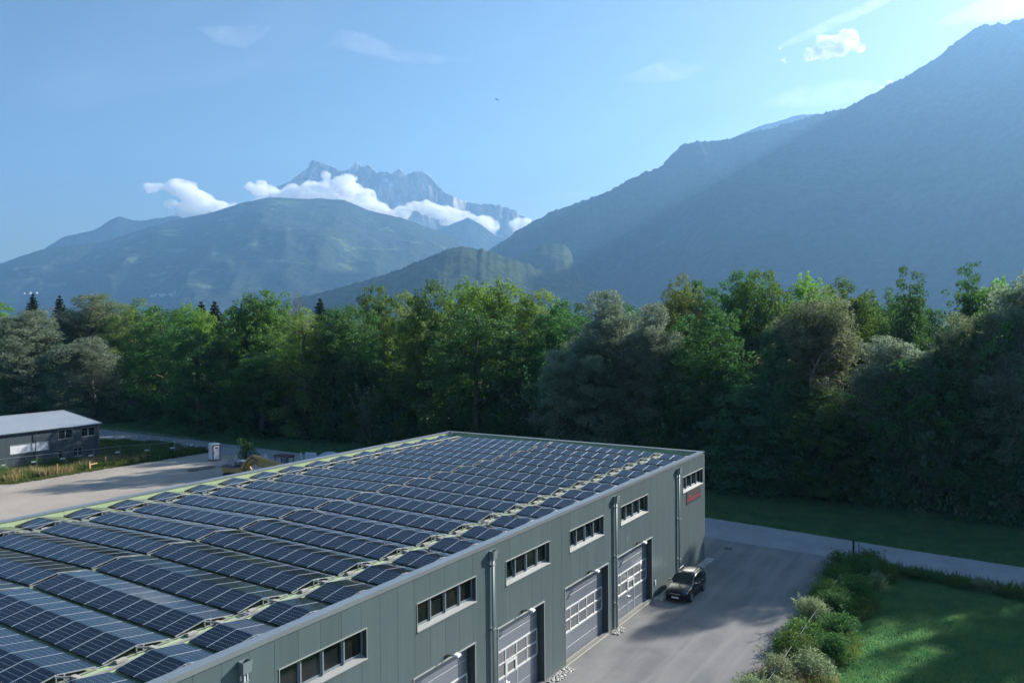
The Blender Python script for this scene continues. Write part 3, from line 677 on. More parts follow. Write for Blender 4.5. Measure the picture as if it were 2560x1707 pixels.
# ------------------------------------------------------------------ solar arrays: pitched pairs of module rows
MW, ML, MP = .9457, 1.232, 2.643
TILT = math.atan2(.20, 1.215)
def panel_glass():
    m = bpy.data.materials.new('solar_glass'); m.use_nodes = True; t = m.node_tree
    p = t.nodes['Principled BSDF']; p.inputs['Roughness'].default_value = .07; p.inputs['IOR'].default_value = 1.45; p.inputs['Specular IOR Level'].default_value = .30
    uv = node(t, 'ShaderNodeUVMap'); sp = node(t, 'ShaderNodeSeparateXYZ'); t.links.new(uv.outputs[0], sp.inputs[0])
    def mth(op, a, b=None, c=None):
        n = node(t, 'ShaderNodeMath', operation=op)
        for i, q in enumerate((a, b, c)):
            if q is None: continue
            if isinstance(q, (int, float)): n.inputs[i].default_value = q
            else: t.links.new(q, n.inputs[i])
        return n.outputs[0]
    U, V = sp.outputs['X'], sp.outputs['Y']
    def line(c, n, w):                      # 1 on the grid lines between n cells
        f = mth('FRACT', mth('MULTIPLY', c, n)); d = mth('ABSOLUTE', mth('SUBTRACT', f, .5))
        return mth('GREATER_THAN', d, .5-w*n)
    bus = line(U, 36, .0016)                # fine ribbons up the slope
    ru = line(U, 9, .014); rv = line(V, 6, .0065)
    inner = mth('MULTIPLY', mth('GREATER_THAN', V, .06), mth('LESS_THAN', V, .94))
    dots = mth('MULTIPLY', mth('MULTIPLY', ru, rv), inner)
    rl = mth('MULTIPLY', line(V, 6, .0035), inner)
    mx = node(t, 'ShaderNodeMix', data_type='RGBA'); mx.inputs['A'].default_value = (.004, .007, .017, 1); mx.inputs['B'].default_value = (.03, .042, .065, 1)
    t.links.new(mth('MINIMUM', mth('ADD', mth('MULTIPLY', bus, .45), mth('MULTIPLY', rl, .7)), 1.0), mx.inputs['Factor'])
    m2 = node(t, 'ShaderNodeMix', data_type='RGBA'); t.links.new(mx.outputs['Result'], m2.inputs['A']); m2.inputs['B'].default_value = (.42, .46, .48, 1); t.links.new(dots, m2.inputs['Factor'])
    # faint cell to cell variation
    oi = node(t, 'ShaderNodeObjectInfo')
    cx = mth('FLOOR', mth('MULTIPLY', U, 9)); cv = mth('FLOOR', mth('MULTIPLY', V, 6))
    cmb = node(t, 'ShaderNodeCombineXYZ'); t.links.new(cx, cmb.inputs[0]); t.links.new(cv, cmb.inputs[1]); t.links.new(oi.outputs['Random'], cmb.inputs[2])
    wn_ = node(t, 'ShaderNodeTexWhiteNoise', noise_dimensions='3D'); t.links.new(cmb.outputs[0], wn_.inputs['Vector'])
    hs = node(t, 'ShaderNodeHueSaturation'); t.links.new(m2.outputs['Result'], hs.inputs['Color'])
    t.links.new(mth('ADD', mth('MULTIPLY', wn_.outputs['Value'], .5), .75), hs.inputs['Value'])
    t.links.new(hs.outputs[0], p.inputs['Base Color'])
    # a little dust dulls some modules
    rr = mth('ADD', mth('MULTIPLY', oi.outputs['Random'], .05), .05); t.links.new(rr, p.inputs['Roughness'])
    return m
M_pv = panel_glass()
M_pvs = mat('module_frame_silver', (.62, .63, .64), .35, .75)
M_pvk = mat('module_frame_black', (.02, .02, .022), .45, .3)
def module_mesh(gap):
    """one module, 0..w along x, 0..ML up the slope, glass on top; gap widens the free joint on one side"""
    mb = MB(); w = MW-gap; f = .017; th = .035
    mb.mat(1).box(0, f, 0, ML, -th, .003); mb.box(w-f, w, 0, ML, -th, .003)
    mb.mat(2).box(f, w-f, 0, .014, -th, .0025); mb.box(f, w-f, ML-.014, ML, -th, .0025); mb.box(f, w-f, .014, ML-.014, -th, -th+.004)
    mb.mat(0).add([(f, .014, 0), (w-f, .014, 0), (w-f, ML-.014, 0), (f, ML-.014, 0)], [(0,1,2,3)])
    me = mb.mesh('solar_panel', [M_pv, M_pvs, M_pvk])
    uvl = me.uv_layers.new(name='UVMap')
    for poly in me.polygons:
        if poly.material_index == 0:
            for li, uv in zip(poly.loop_indices, ((0, 0), (1, 0), (1, 1), (0, 1))): uvl.data[li].uv = uv
    return me
ME_A, ME_B = module_mesh(.006), module_mesh(.028)
M_alu = mat('mounting_aluminium', (.36, .37, .37), .5, .5); M_bal = mat('ballast_concrete', (.40, .38, .35), .9, noise=(4, .6, (.30, .29, .27)))
q = MB(); q.box(-.02, .02, .02, MP-.12, -.09, -.05); ME_RAIL = q.mesh('base_rail', M_alu)
q = MB(); q.box(-.02, .02, -.02, .02, -.08, .155); q.box(-.05, .05, -.03, .03, .155, .175); ME_POST = q.mesh('ridge_post', M_alu)
q = MB(); q.box(-.19, .19, -.10, .10, -.06, .0); q.mat(0).box(-.17, .17, -.08, .08, .0, .02); ME_BAL = q.mesh('ballast_block', M_bal)
GRP = 'pitched solar arrays on the hall roof'
def ordinal(n): return ['first','second','third','fourth','fifth','sixth','seventh','eighth','ninth','tenth','eleventh','twelfth','thirteenth','fourteenth','fifteenth','sixteenth','seventeenth','eighteenth','nineteenth','twentieth','twenty-first'][n-1]
PV = 0
def array(x0, n, Yk, z, slope, label):
    a = empty('solar_array', (x0, Yk, z), label=label, cat='solar array', group=GRP)
    a.rotation_euler = (0, slope, 0)
    for i in range(n):
        me = ME_A if i % 2 == 0 else ME_B
        link_mesh('solar_panel', me, a, (i*MW, 0, 0), (TILT, 0, 0))
        # the far face is turned about the ridge
        link_mesh('solar_panel', me, a, ((i+1)*MW-.01, 2.43, 0), (TILT, 0, math.pi))
    L = n*MW
    for xx in (-.03, L-.01):
        link_mesh('base_rail', ME_RAIL, a, (xx, 0, 0))
        link_mesh('ridge_post', ME_POST, a, (xx, 1.17, 0)); link_mesh('ridge_post', ME_POST, a, (xx, 1.42, -.03))
    for xx, yy, rz in ((L+.10, 1.72, .1), (L+.12, .55, 1.5), (-.14, 1.9, 0.05), (-.12, .7, 1.6)):
        link_mesh('ballast_block', ME_BAL, a, (xx, yy, -.03), (0, 0, rz))
    q = MB(); q.bar((L+.02, 1.12, .15), (L+.16, 1.5, .06), .03, .05); q.build('end_brace', M_alu, a)
for k in range(-4, 17):
    Yk = 17.11+MP*k; r = ordinal(17-k)
    sR, sL = math.atan2(.215, 12.1), -math.atan2(.255, 12.1)
    zo = .125
    xa = XRG+.13; array(xa, 10, Yk, roof_z(xa)+zo, sR, 'long solar array right of the roof ridge, %s row from the far parapet' % r)
    xb = XRG-.13-10*MW; array(xb, 10, Yk, roof_z(xb)+zo, sL, 'long solar array left of the roof ridge, %s row from the far parapet' % r)
    xc = XRG+.13+10*MW+.72; array(xc, 2, Yk, roof_z(xc)+zo, sR, 'short two-panel solar array beside the right parapet, %s row from the far end' % r)
    xd = XRG-.13-10*MW-.72-2*MW; array(xd, 2, Yk, roof_z(xd)+zo, sL, 'short two-panel solar array beside the left parapet, %s row from the far end' % r)
# cable trays down the two walkways
M_tray = mat('galvanised_tray', (.27, .27, .26), .85, .0)
for x, lab in ((XRG+.13+10*MW+.40, 'pale metal cable tray running down the right walkway between the arrays'), (XRG-.13-10*MW-.36, 'pale metal cable tray running down the left walkway between the arrays')):
    z = roof_z(x); t_ = empty('cable_tray', (x, YN+1, z), label=lab, cat='cable tray', group='cable trays on the roof')
    n = 18; Lr = (YF-2-YN-1)/n
    for i in range(n):
        q = MB(); q.box(-.04, .04, i*Lr+.01, (i+1)*Lr-.01, .03, .085); q.build('tray_length', M_tray, t_)
    q = MB(); [q.box(-.09, .09, i*Lr-.03+.4, i*Lr+.03+.4, 0, .029) for i in range(n)]; q.build('tray_foot', M_bal, t_)
# lightning conductor above the left walkway
lc = empty('lightning_conductor', (XRG-.13-10*MW-.66, YN+1, roof_z(-44.6)), label='thin pale lightning conductor wire on small posts beside the left walkway', cat='lightning conductor')
q = MB(); q.tube([(0, 0, .30), (0, 14, .33), (0, 28, .30), (0, 42, .33), (0, 55, .3)], .008, 6); q.build('wire', M_alu, lc)
for i in range(0, 12):
    q = MB(); q.tube([(0, 1.2+i*MP*1.8, 0), (0, 1.2+i*MP*1.8, .3)], .018, 6); q.box(-.12, .12, 1.1+i*MP*1.8, 1.3+i*MP*1.8, 0, .06); q.build('post', M_bal, lc)
# bright junction boxes lying in the walkways
q = MB(); q.box(-.16, .16, -.11, .11, 0, .09); q.box(-.2, .2, -.03, .03, .09, .11); q.tube([(.1, .08, .05), (.3, .5, .04), (.16, .9, .03)], .014, 6); ME_JB = q.mesh('junction_box', M_alu)
for i, (x, y, lab) in enumerate(((-24.55, 19.9, 'metal cable connector box in the right walkway nearest the camera'), (-24.5, 35.8, 'metal cable connector box halfway down the right walkway'), (-44.35, 28.4, 'metal cable connector box in the left walkway near the picture edge'), (-44.3, 38.9, 'metal cable connector box in the middle of the left walkway'), (-44.3, 51.4, 'metal cable connector box in the farther part of the left walkway'))):
    o = link_mesh('junction_box', ME_JB, None, (x, y, roof_z(x)+.02), (0, 0, .5*i)); tag(o, lab, 'junction box', 'connector boxes in the roof walkways')
# white inspection mast at the far left corner
q = MB(); q.box(-.17, .17, -.05, .05, 0, .62); o = q.build('roof_flashing', M_tray); o.location = (XL+.75, YF-1.0, 8.42); o.rotation_euler = (R(-50), 0, R(20))
tag(o, 'bright bare metal flashing plate in the far left corner of the roof', 'metal plate')
# ------------------------------------------------------------------ the smaller hall on the left
BX, BY1, BY0, BW, BE, BR = -115.4, 67.6, 28.0, 20.0, 5.02, 6.35     # facade x, far gable y, near gable y, depth, eave, ridge
b2 = empty('small_hall', (BX, BY1, 0), label='small dark grey hall with a ribbed pale metal roof at the left edge', cat='building')
def Q(mb, name, m, par=b2, **k):
    o = mb.build(name, m, par, **k)
    if par is b2: o.matrix_parent_inverse = Matrix.Translation(-Vector(b2.location))
    return o
M_w2 = mat('graphite_cladding', (.046, .068, .084), .5, .2, noise=(.4, .5, (.056, .078, .094)))
M_r2 = mat('ribbed_roof_metal', (.50, .52, .54), .5, .25, noise=(.3, .6, (.43, .45, .47)))
M_fl = mat('flashing_light', (.5, .52, .54), .4, .4)
W2 = [('white', 55.13, 60.25, 2.16, 3.34), ('win', 61.58, 63.70, 3.34, 4.65), ('win', 64.91, 67.0, 3.30, 4.60), ('win', 61.54, 62.2, .60, 1.78), ('win', 63.74, 65.03, .60, 1.82)]
ys = np.arange(BY1, BY0, -1.18)
for i, y1 in enumerate(ys):
    y0 = max(y1-1.18, BY0); a, b = y0+.008, y1-.008
    cuts = sorted({a, b} | {e for w in W2 for e in w[1:3] if a < e < b})
    mb = MB()
    for c, d in zip(cuts[:-1], cuts[1:]):
        holes = sorted([w[3:5] for w in W2 if w[1] < (c+d)/2 < w[2]]); lo = .1
        for h0, h1 in holes+[(BE-.12, 9)]:
            if h0 > lo: mb.box(BX-.06, BX, c, d, lo, h0); Q(mb, 'wall_panel', M_w2); mb = MB()
            lo = max(lo, h1)
mb = MB(); mb.prism([(BX-.3, 0), (BX-.3, BE-.1), (BX-BW/2, BR-.12), (BX-BW, BE-.1), (BX-BW, 0)], BY0+.05, BY1-.07, 'y'); Q(mb, 'wall_core', M_back)
for x in np.arange(BX-.02, BX-BW, -1.25):     # gable cladding
    x0 = max(x-1.24, BX-BW); top = lambda q: BR-.14-(BR-BE)*abs(q-(BX-BW/2))/(BW/2)
    for yy in (BY1-.065, BY0-.01):
        m1 = MB(); m1.prism([(x0, .1), (x, .1), (x, top(x))] + ([(BX-BW/2, top(BX-BW/2))] if x0 < BX-BW/2 < x else []) + [(x0, top(x0))], yy, yy+.055, 'y'); Q(m1, 'wall_panel', M_w2)
mb = MB(); mb.box(BX-.25, BX-.001, BY0+.05, BY1-.07, 0, .095); Q(mb, 'plinth', M_fl)
def slope_roof(sgn):
    n = 40; L = (BY1+.3-BY0+.3)
    xe = BX+.25 if sgn > 0 else BX-BW-.25; xr = BX-BW/2
    dz = (BR-BE)/(BW/2)
    rr = empty('roof', (0, 0, 0)); rr.parent = b2; rr.matrix_parent_inverse = Matrix.Translation(-Vector(b2.location))
    q = MB(); ze = BR-dz*abs(xe-xr); q.add([(xe, BY0-.3, ze), (xe, BY1+.3, ze), (xr, BY1+.3, BR), (xr, BY0-.3, BR), (xe, BY0-.3, ze-.1), (xe, BY1+.3, ze-.1), (xr, BY1+.3, BR-.1), (xr, BY0-.3, BR-.1)], [(0,1,2,3),(7,6,5,4),(0,4,5,1),(1,5,6,2),(2,6,7,3),(3,7,4,0)]); q.build('roof_sheet', M_r2, rr)
    for i in range(int(L/.5)):
        y = BY0-.2+i*.5; q = MB(); q.add([(xe, y, ze+.001), (xe, y+.1, ze+.001), (xr, y+.1, BR+.001), (xr, y, BR+.001), (xe, y+.03, ze+.05), (xe, y+.07, ze+.05), (xr, y+.07, BR+.05), (xr, y+.03, BR+.05)], [(4,5,6,7),(0,4,7,3),(1,2,6,5),(0,1,5,4)]); q.build('roof_rib', M_r2, rr)
slope_roof(1); slope_roof(-1)
for sx in (1, -1):
    xe = BX+.25 if sx > 0 else BX-BW-.25; ze = BR-(BR-BE)/(BW/2)*abs(xe-(BX-BW/2))
    mb = MB(); mb.bar((xe, BY1+.31, ze-.03), (BX-BW/2, BY1+.31, BR-.03), .05, .22); Q(mb, 'verge_trim', M_fl)
mb = MB(); mb.box(BX-BW/2-.14, BX-BW/2+.14, BY0-.3, BY1+.3, BR+.04, BR+.08); Q(mb, 'ridge_cap', M_fl)
mb = MB(); mb.box(BX+.26, BX+.40, BY0-.3, BY1+.3, BE-.13, BE-.01); Q(mb, 'gutter', M_w2)
for yp in (58.4, 67.25):
    mb = MB(); mb.tube([(BX+.16, yp, BE-.12), (BX+.1, yp, .05)], .06, 8); Q(mb, 'downpipe', M_w2)
mb = MB(); mb.box(-134.5+0, -132.6, 62.6, 63.8, BE+.1, 6.9); 
vt = MB(); vt.box(BX-BW/2-.5, BX-BW/2+.5, 55.6, 56.6, BR+.02, BR+.35); vt.add([(BX-BW/2-.7, 55.4, BR+.35), (BX-BW/2+.7, 55.4, BR+.35), (BX-BW/2+.7, 56.8, BR+.35), (BX-BW/2-.7, 56.8, BR+.35), (BX-BW/2, 56.1, BR+.62)], [(0,1,4),(1,2,4),(2,3,4),(3,0,4),(3,2,1,0)]); Q(vt, 'roof_vent', M_white)
for kind, y0, y1, z0, z1 in W2:
    w = empty('window', (BX, y0, z0)); w.parent = b2; w.matrix_parent_inverse = Matrix.Translation(-Vector(b2.location)); L, H = y1-y0, z1-z0
    def B(name, m, f): mb = MB(); f(mb); return mb.build(name, m, w)
    B('window_trim', M_trim, lambda q: (q.box(-.02, .03, -.03, L+.03, H, H+.04), q.box(-.02, .05, -.03, L+.03, -.06, 0), q.box(-.02, .02, -.02, -.001, .001, H-.001), q.box(-.02, .02, L+.001, L+.02, .001, H-.001)))
    if kind == 'white':
        n = 5
        for i in range(n): B('white_infill_panel', mat('white_infill', (.62, .63, .68), .5), lambda q: q.box(-.1, -.07, i*L/n+.01, (i+1)*L/n-.01, .0, H))
    else:
        B('reveal', M_reveal, lambda q: (q.box(-.2, -.06, 0, .02, 0, H), q.box(-.2, -.06, L-.02, L, 0, H), q.box(-.2, -.06, .02, L-.02, H-.02, H), q.box(-.2, -.06, .02, L-.02, 0, .02)))
        k = 2 if L > 1 else 1
        for i in range(k):
            a, b = .02+i*(L-.04)/k, .02+(i+1)*(L-.04)/k
            B('sash', M_frame, lambda q: (q.box(-.16, -.1, a, a+.06, .02, H-.02), q.box(-.16, -.1, b-.06, b, .02, H-.02), q.box(-.16, -.1, a+.06, b-.06, .02, .09), q.box(-.16, -.1, a+.06, b-.06, H-.09, H-.02)))
            B('pane', M_glass, lambda q: q.box(-.14, -.13, a+.06, b-.06, .09, H-.09))
        B('room_behind', M_dark, lambda q: q.box(-.24, -.2, 0, L, 0, H))

# ------------------------------------------------------------------ temporary mesh fence
M_galv = mat('galvanised_tube', (.42, .46, .48), .4, .6)
def clear_mesh_mat():
    m = bpy.data.materials.new('fence_wire'); m.use_nodes = True
    m.node_tree.nodes['Principled BSDF'].inputs['Base Color'].default_value = (.4, .43, .45, 1); m.node_tree.nodes['Principled BSDF'].inputs['Metallic'].default_value = .6
    return m
M_wire = clear_mesh_mat()
FG = 'temporary mesh fence panels around the small hall'
def fence_panel(a, b, label, tagged=True):
    a, b = Vector((*a, 0)), Vector((*b, 0)); d = b-a; L = d.length; ang = math.atan2(d.y, d.x)
    f = empty('mesh_fence', a, ang, label, 'fence', FG)
    q = MB(); q.tube([(.05, 0, .1), (.05, 0, 2.0), (L-.05, 0, 2.0), (L-.05, 0, .1)], .024, 6); q.tube([(.05, 0, .15), (L-.05, 0, .15)], .02, 6); q.build('frame', M_galv, f)
    q = MB()
    for i in range(1, int(L/.14)): q.bar((i*.14, 0, .15), (i*.14, 0, 2.0), .004)
    for z in (.6, 1.05, 1.5): q.bar((.05, 0, z), (L-.05, 0, z), .006)
    tag(q.build('wire_mesh', M_wire, f), kind='stuff')
    q = MB(); q.box(-.35, .35, -.12, .12, 0, .13); q.build('foot_block', M_bal, f)
    if tagged: q = MB(); q.box(L*.9-.30, L*.9+.25, -.02, .02, 1.05, 1.25); q.build('white_plate', M_white, f)
FP = [(-114.0, 50.2), (-113.5, 53.7), (-112.5, 57.1), (-111.6, 60.5), (-110.8, 64.0), (-110.2, 67.6), (-107.9, 70.8), (-106.6, 74.0), (-106.9, 77.4)]
nm = ['leaving the left edge of the picture', 'in front of the white window of the small hall', 'below the downpipe of the small hall', 'below the small ground floor window', 'before the near corner of the small hall', 'just right of the small hall', 'running through the tall weeds', 'ending at the road junction']
for i, (a, b) in enumerate(zip(FP[:-1], FP[1:])): fence_panel(a, b, 'grey mesh fence panel ' + nm[i])
BP = [(-133, 78.3), (-129.5, 78.4), (-126, 78.4), (-122.5, 78.3), (-119, 78.2), (-115.5, 78.1), (-112, 77.9), (-108.6, 77.7)]
nm = ['hidden half by the small hall at its back', 'along the road just right of the small hall roof', 'second along the road from the small hall', 'third along the road from the small hall', 'fourth along the road, behind the weeds', 'fifth along the road, behind the weeds', 'at the road end of the weedy ground']
for i, (a, b) in enumerate(zip(BP[:-1], BP[1:])): fence_panel(a, b, 'thin mesh fence panel ' + nm[i])
fence_panel((-105.0, 72.8), (-107.6, 77.2), 'mesh fence panel swung open beside the road junction', tagged=False)
# low wire fence between gravel yard and road
wf = empty('wire_fence', (-100.5, 77.9, 0), math.atan2(-3.2, 25), 'low wire fence with metal posts along the road behind the yellow digger', 'fence')
for i in range(8):
    q = MB(); q.tube([(i*3.6, 0, 0), (i*3.6, 0, 1.15)], .045, 6); q.build('post', M_galv, wf)
q = MB(); q.tube([(0, 0, 1.12), (25.3, 0, 1.12)], .02, 5); q.build('top_rail', M_galv, wf)
q = MB(); [q.tube([(0, 0, z), (25.3, 0, z)], .006, 4) for z in (.3, .6, .9)]; [q.bar((x, 0, .05), (x, 0, 1.1), .003) for x in np.arange(.2, 25.2, .25)]; tag(q.build('wire_mesh', M_wire, wf), kind='stuff')
# wooden marker posts
M_wood = mat('raw_timber', (.46, .31, .14), .8, noise=(3, .7, (.36, .24, .12)), bump=(12, .01))
for i, (x, y, h, lab) in enumerate(((-105.9, 56.3, 1.5, 'pale timber post at the edge of the gravel, nearest the picture edge'), (-106.0, 60.6, 1.2, 'middle pale timber post at the edge of the gravel, with a cross plank'), (-107.4, 63.7, 1.3, 'timber post half hidden in the weeds beyond the other two'))):
    p_ = empty('marker_post', (x, y, 0), .3*i, lab, 'post', 'timber posts beside the gravel yard')
    q = MB(); q.box(-.08, .08, -.05, .05, 0, h); q.build('post', M_wood, p_)
    if i == 1: q = MB(); q.box(-.04, .04, .06, 1.4, h*.55, h*.55+.14); q.build('plank', M_wood, p_); q = MB(); q.box(-.05, .05, .1, .2, 0, h*.8); q.build('stake', M_wood, p_)

# ------------------------------------------------------------------ site toilet
wc = empty('portable_toilet', (-97.0, 74.0, 0), R(79), 'white portable toilet cabin with dark red corner posts on the gravel yard', 'toilet cabin')
M_cab = mat('cabin_white', (.66, .70, .74), .45, noise=(1.5, .5, (.58, .62, .66))); M_maroon = mat('maroon_edge', (.20, .02, .05), .5)
wdt, dep, ht = 1.12, 1.25, 2.42
q = MB(); q.box(-wdt/2, wdt/2, 0, dep, .14, ht-.1); q.build('cabin', M_cab, wc, bevel=.02)
q = MB(); q.box(-wdt/2-.05, wdt/2+.05, -.06, dep+.05, 0, .13); q.build('base_skid', M_maroon, wc)
q = MB(); q.add([(-.6, -.08, ht-.1), (.6, -.08, ht-.1), (.6, dep+.04, ht-.1), (-.6, dep+.04, ht-.1), (-.55, -.02, ht), (.55, -.02, ht), (.55, dep-.02, ht+.03), (-.55, dep-.02, ht+.03)], [(0,1,5,4),(1,2,6,5),(2,3,7,6),(3,0,4,7),(4,5,6,7),(3,2,1,0)]); q.build('roof', M_cab, wc)
q = MB(); q.tube([(.1, dep*.6, ht), (.1, dep*.6, ht+.16)], .06, 8); q.build('vent_pipe', M_cab, wc)
for x in (-wdt/2, wdt/2-.1): q = MB(); q.box(x-.012, x+.112, -.03, .06, .131, ht-.101); q.build('corner_post', M_maroon, wc)
q = MB(); q.box(-wdt/2+.101, wdt/2-.101, -.029, -.002, ht-.28, ht-.102); q.build('door_header', M_maroon, wc)
q = MB(); q.box(-.40, .40, -.04, -.001, .2, ht-.29); d = q.build('door', M_white, wc, bevel=.01)
q = MB(); q.box(-.2, .2, -.05, -.041, 1.72, 1.92); q.build('door_window', M_black, d)
q = MB(); q.box(-.34, -.28, -.07, -.041, 1.0, 1.14); q.build('latch', M_black, d)

# ------------------------------------------------------------------ planks, rubble and covered things
M_old = mat('weathered_timber', (.42, .38, .33), .85, noise=(2, .8, (.22, .19, .16)))
def plank_pile(x, y, rz, n, L, label, seed):
    rr = random.Random(seed); p_ = empty('plank_pile', (x, y, 0), rz, label, 'plank pile', 'plank piles on the gravel')
    for i in range(n):
        lay = i//4; w = .16+rr.random()*.08
        q = MB(); q.box(-L/2+rr.uniform(-.3, .3), L/2+rr.uniform(-.3, .3), -w/2, w/2, 0, .05); o = q.build('plank', M_old if rr.random() < .7 else M_wood, p_)
        o.location = (0, -.4+(i % 4)*.26+rr.uniform(-.05, .05), .1+lay*.07); o.rotation_euler = (0, 0, rr.uniform(-.06, .06))
    for xx in (-L*.3, L*.3): q = MB(); q.box(xx-.05, xx+.05, -.6, .6, 0, .09); q.build('bearer', M_old, p_)
plank_pile(-92.9, 68.6, 1.45, 14, 3.4, 'long pile of weathered planks lying on the gravel left of the digger', 1)
plank_pile(-91.6, 71.6, 1.2, 8, 1.6, 'small pile of short planks between the toilet cabin and the digger', 2)
sb = empty('builders_bag', (-94.0, 75.6, 0), .2, 'white builders bag filled with sticks beside the bush and toilet cabin', 'bag')
q = MB(); q.prism([(-.5, 0), (-.58, .45), (-.5, .85), (.5, .85), (.6, .45), (.5, 0)], -.45, .45, 'y'); q.build('sack', mat('woven_white', (.5, .53, .55), .8, noise=(4, .6, (.38, .4, .42)), bump=(6, .04)), sb)
for i in range(6): q = MB(); q.bar((-.3+.1*i, .1*math.sin(i*2), .7), (-.35+.14*i, .15*math.cos(i*3), 1.15+.1*(i % 3)), .06, .04); q.build('stick', M_wood, sb)

# yellow digger, its folded boom showing over the parapet
dg = empty('excavator', (-83.7, 67.3, 0), R(8), 'yellow excavator with folded arm standing in the yard behind the left parapet', 'excavator')
M_yel = mat('digger_yellow', (.46, .29, .08), .6, noise=(2, .8, (.30, .20, .09)), bump=(3, .01)); M_trk = mat('track_rubber', (.03, .03, .03), .8); M_eng = mat('engine_grey', (.08, .09, .11), .5, .4, noise=(5, .8, (.2, .22, .25)))
for s in (-.95, .75):
    q = MB(); q.prism([(-2.0, .35), (-1.8, .05), (-1.4, 0), (1.0, 0), (1.4, .05), (1.6, .35), (1.4, .66), (1.0, .72), (-1.4, .72), (-1.8, .66)], s, s+.42, 'y'); q.build('track', M_trk, dg)
q = MB(); q.prism([(-2.1, .72), (-2.2, 1.1), (-1.9, 1.3), (1.0, 1.25), (1.3, .9), (1.2, .72)], -.9, 1.1, 'y'); q.build('upper_carriage', M_yel, dg, bevel=.04)
q = MB(); q.prism([(-2.0, 1.3), (-2.1, 1.62), (-1.2, 1.75), (-.5, 1.62), (-.4, 1.27)], -.85, 1.0, 'y'); q.build('engine_deck', M_eng, dg, bevel=.04)
q = MB(); q.box(-.35, .75, .15, 1.0, 1.27, 1.75); q.box(-.3, .7, .2, .95, 1.75, 2.02); q.build('cab', M_eng, dg, bevel=.05)
q = MB(); q.box(-.4, .8, .1, 1.05, 2.02, 2.09); q.build('cab_roof', M_white, dg)
rr = random.Random(5)
q = MB()
for i in range(10): x, y_ = rr.uniform(-2, -.6), rr.uniform(-.7, .9); q.box(x, x+rr.uniform(.08, .3), y_, y_+rr.uniform(.06, .2), 1.62, 1.78+rr.random()*.16)
q.build('engine_fittings', M_alu, dg)
q = MB(); q.tube([(-1.6, -.2, 1.6), (-1.55, -.2, 2.2), (-1.2, -.1, 2.35), (-1.0, .1, 2.1)], .03, 6); q.build('exhaust_rail', M_black, dg)
q = MB(); q.prism([(.2, 1.0), (.6, 1.5), (1.6, 2.65), (2.4, 3.05), (3.3, 2.85), (3.4, 2.3), (2.6, 2.1), (2.0, 1.5), (1.3, .6), (.9, .5)], -.45, .12, 'y'); q.build('boom', M_yel, dg, bevel=.05)
q = MB(); q.tube([(.9, -.5, 1.0), (1.7, -.5, 2.2), (2.5, -.5, 2.75), (3.2, -.5, 2.5)], .05, 6); q.tube([(1.1, -.48, .8), (2.0, -.5, 1.75), (2.7, -.5, 2.25), (3.3, -.5, 2.0)], .04, 6); q.build('hydraulic_hose', M_black, dg)
for px_, pz_ in ((1.15, 1.05), (2.45, 2.72), (3.2, 2.45)):
    q = MB(); q.tube([(px_, -.54, pz_), (px_, .2, pz_)], .16, 12); q.build('pivot_pin', M_eng, dg)
q = MB(); q.prism([(3.0, 3.0), (3.6, 2.85), (6.6, 2.25), (6.9, 1.9), (6.4, 1.4), (3.3, 1.7), (2.6, 2.3)], -.43, .1, 'y'); q.build('stick', M_yel, dg, bevel=.03)
q = MB(); q.tube([(.9, -.14, 1.3), (2.3, -.14, 2.2)], .1, 8); q.tube([(2.2, -.14, 2.95), (4.4, -.14, 2.6)], .09, 8); q.build('hydraulic_ram', M_alu, dg)
q = MB(); q.prism([(6.4, 2.2), (7.2, 2.1), (7.5, 1.6), (7.1, 1.0), (6.4, .8), (6.0, 1.2), (6.6, 1.3), (6.9, 1.6)], -.6, .4, 'y'); q.build('bucket', M_yel, dg, bevel=.03)
q = MB(); q.tube([(1.2, -.32, 1.5), (1.9, -.36, 1.9), (2.2, -.36, 1.2), (1.6, -.34, .7)], [.16, .22, .2, .14], 8); q.build('hose_guard', mat('amber_plastic', (.6, .28, .03), .35), dg)
# brown flat trailer
tr = empty('flatbed_trailer', (-86.4, 77.0, 0), R(4), 'small brown flatbed trailer on legs parked near the road behind the digger', 'trailer')
M_br = mat('rusty_brown', (.13, .05, .05), .7, noise=(3, .6, (.08, .04, .04)))
q = MB(); q.box(-1.3, 1.3, -.7, .7, .95, 1.25); q.build('bed', M_br, tr)
for x in (-1.1, 1.1):
    for y_ in (-.6, .6): q = MB(); q.box(x-.05, x+.05, y_-.05, y_+.05, 0, .949); q.build('leg', M_black, tr)
q = MB(); q.box(-.2, .6, -.3, .2, 0, .7); q.build('tool_box', M_frame, tr)
# white things near the road
q = MB(); n = 14; V = [(0, 0, 1.45)]; 
for k in range(n):
    a = 2*math.pi*k/n; r_ = .62+.1*math.sin(3*a); V.append((math.cos(a)*r_, math.sin(a)*r_, .12))
q.add(V, [(0, k+1, (k+1) % n+1) for k in range(n)]); o = q.build('tarp_cone', mat('pale_tarpaulin', (.45, .5, .54), .7, bump=(4, .05))); o.location = (-89.3, 76.2, 0)
tag(o, 'pointed pale tarpaulin heap between the digger arm and brown trailer', 'tarpaulin')
q = MB(); V = []; F_ = []; nx, ny = 20, 10
for i in range(nx+1):
    for j in range(ny+1):
        u, v_ = i/nx, j/ny; V.append(((u-.5)*7.0, (v_-.5)*2.6, max(.02, 1.95*math.sin(math.pi*u)**.6*math.sin(math.pi*v_)**.5)))
F_ = [(i*(ny+1)+j, (i+1)*(ny+1)+j, (i+1)*(ny+1)+j+1, i*(ny+1)+j+1) for i in range(nx) for j in range(ny)]
q.add(V, F_); o = q.build('covered_boat', mat('silver_cover', (.42, .47, .54), .55, bump=(2, .03)), smooth=True); o.location = (-79.5, 79.2, 0); o.rotation_euler = (0, 0, R(-4)); tag(o, 'rounded pale covered boat beside the road, peeping over the left parapet', 'covered boat')
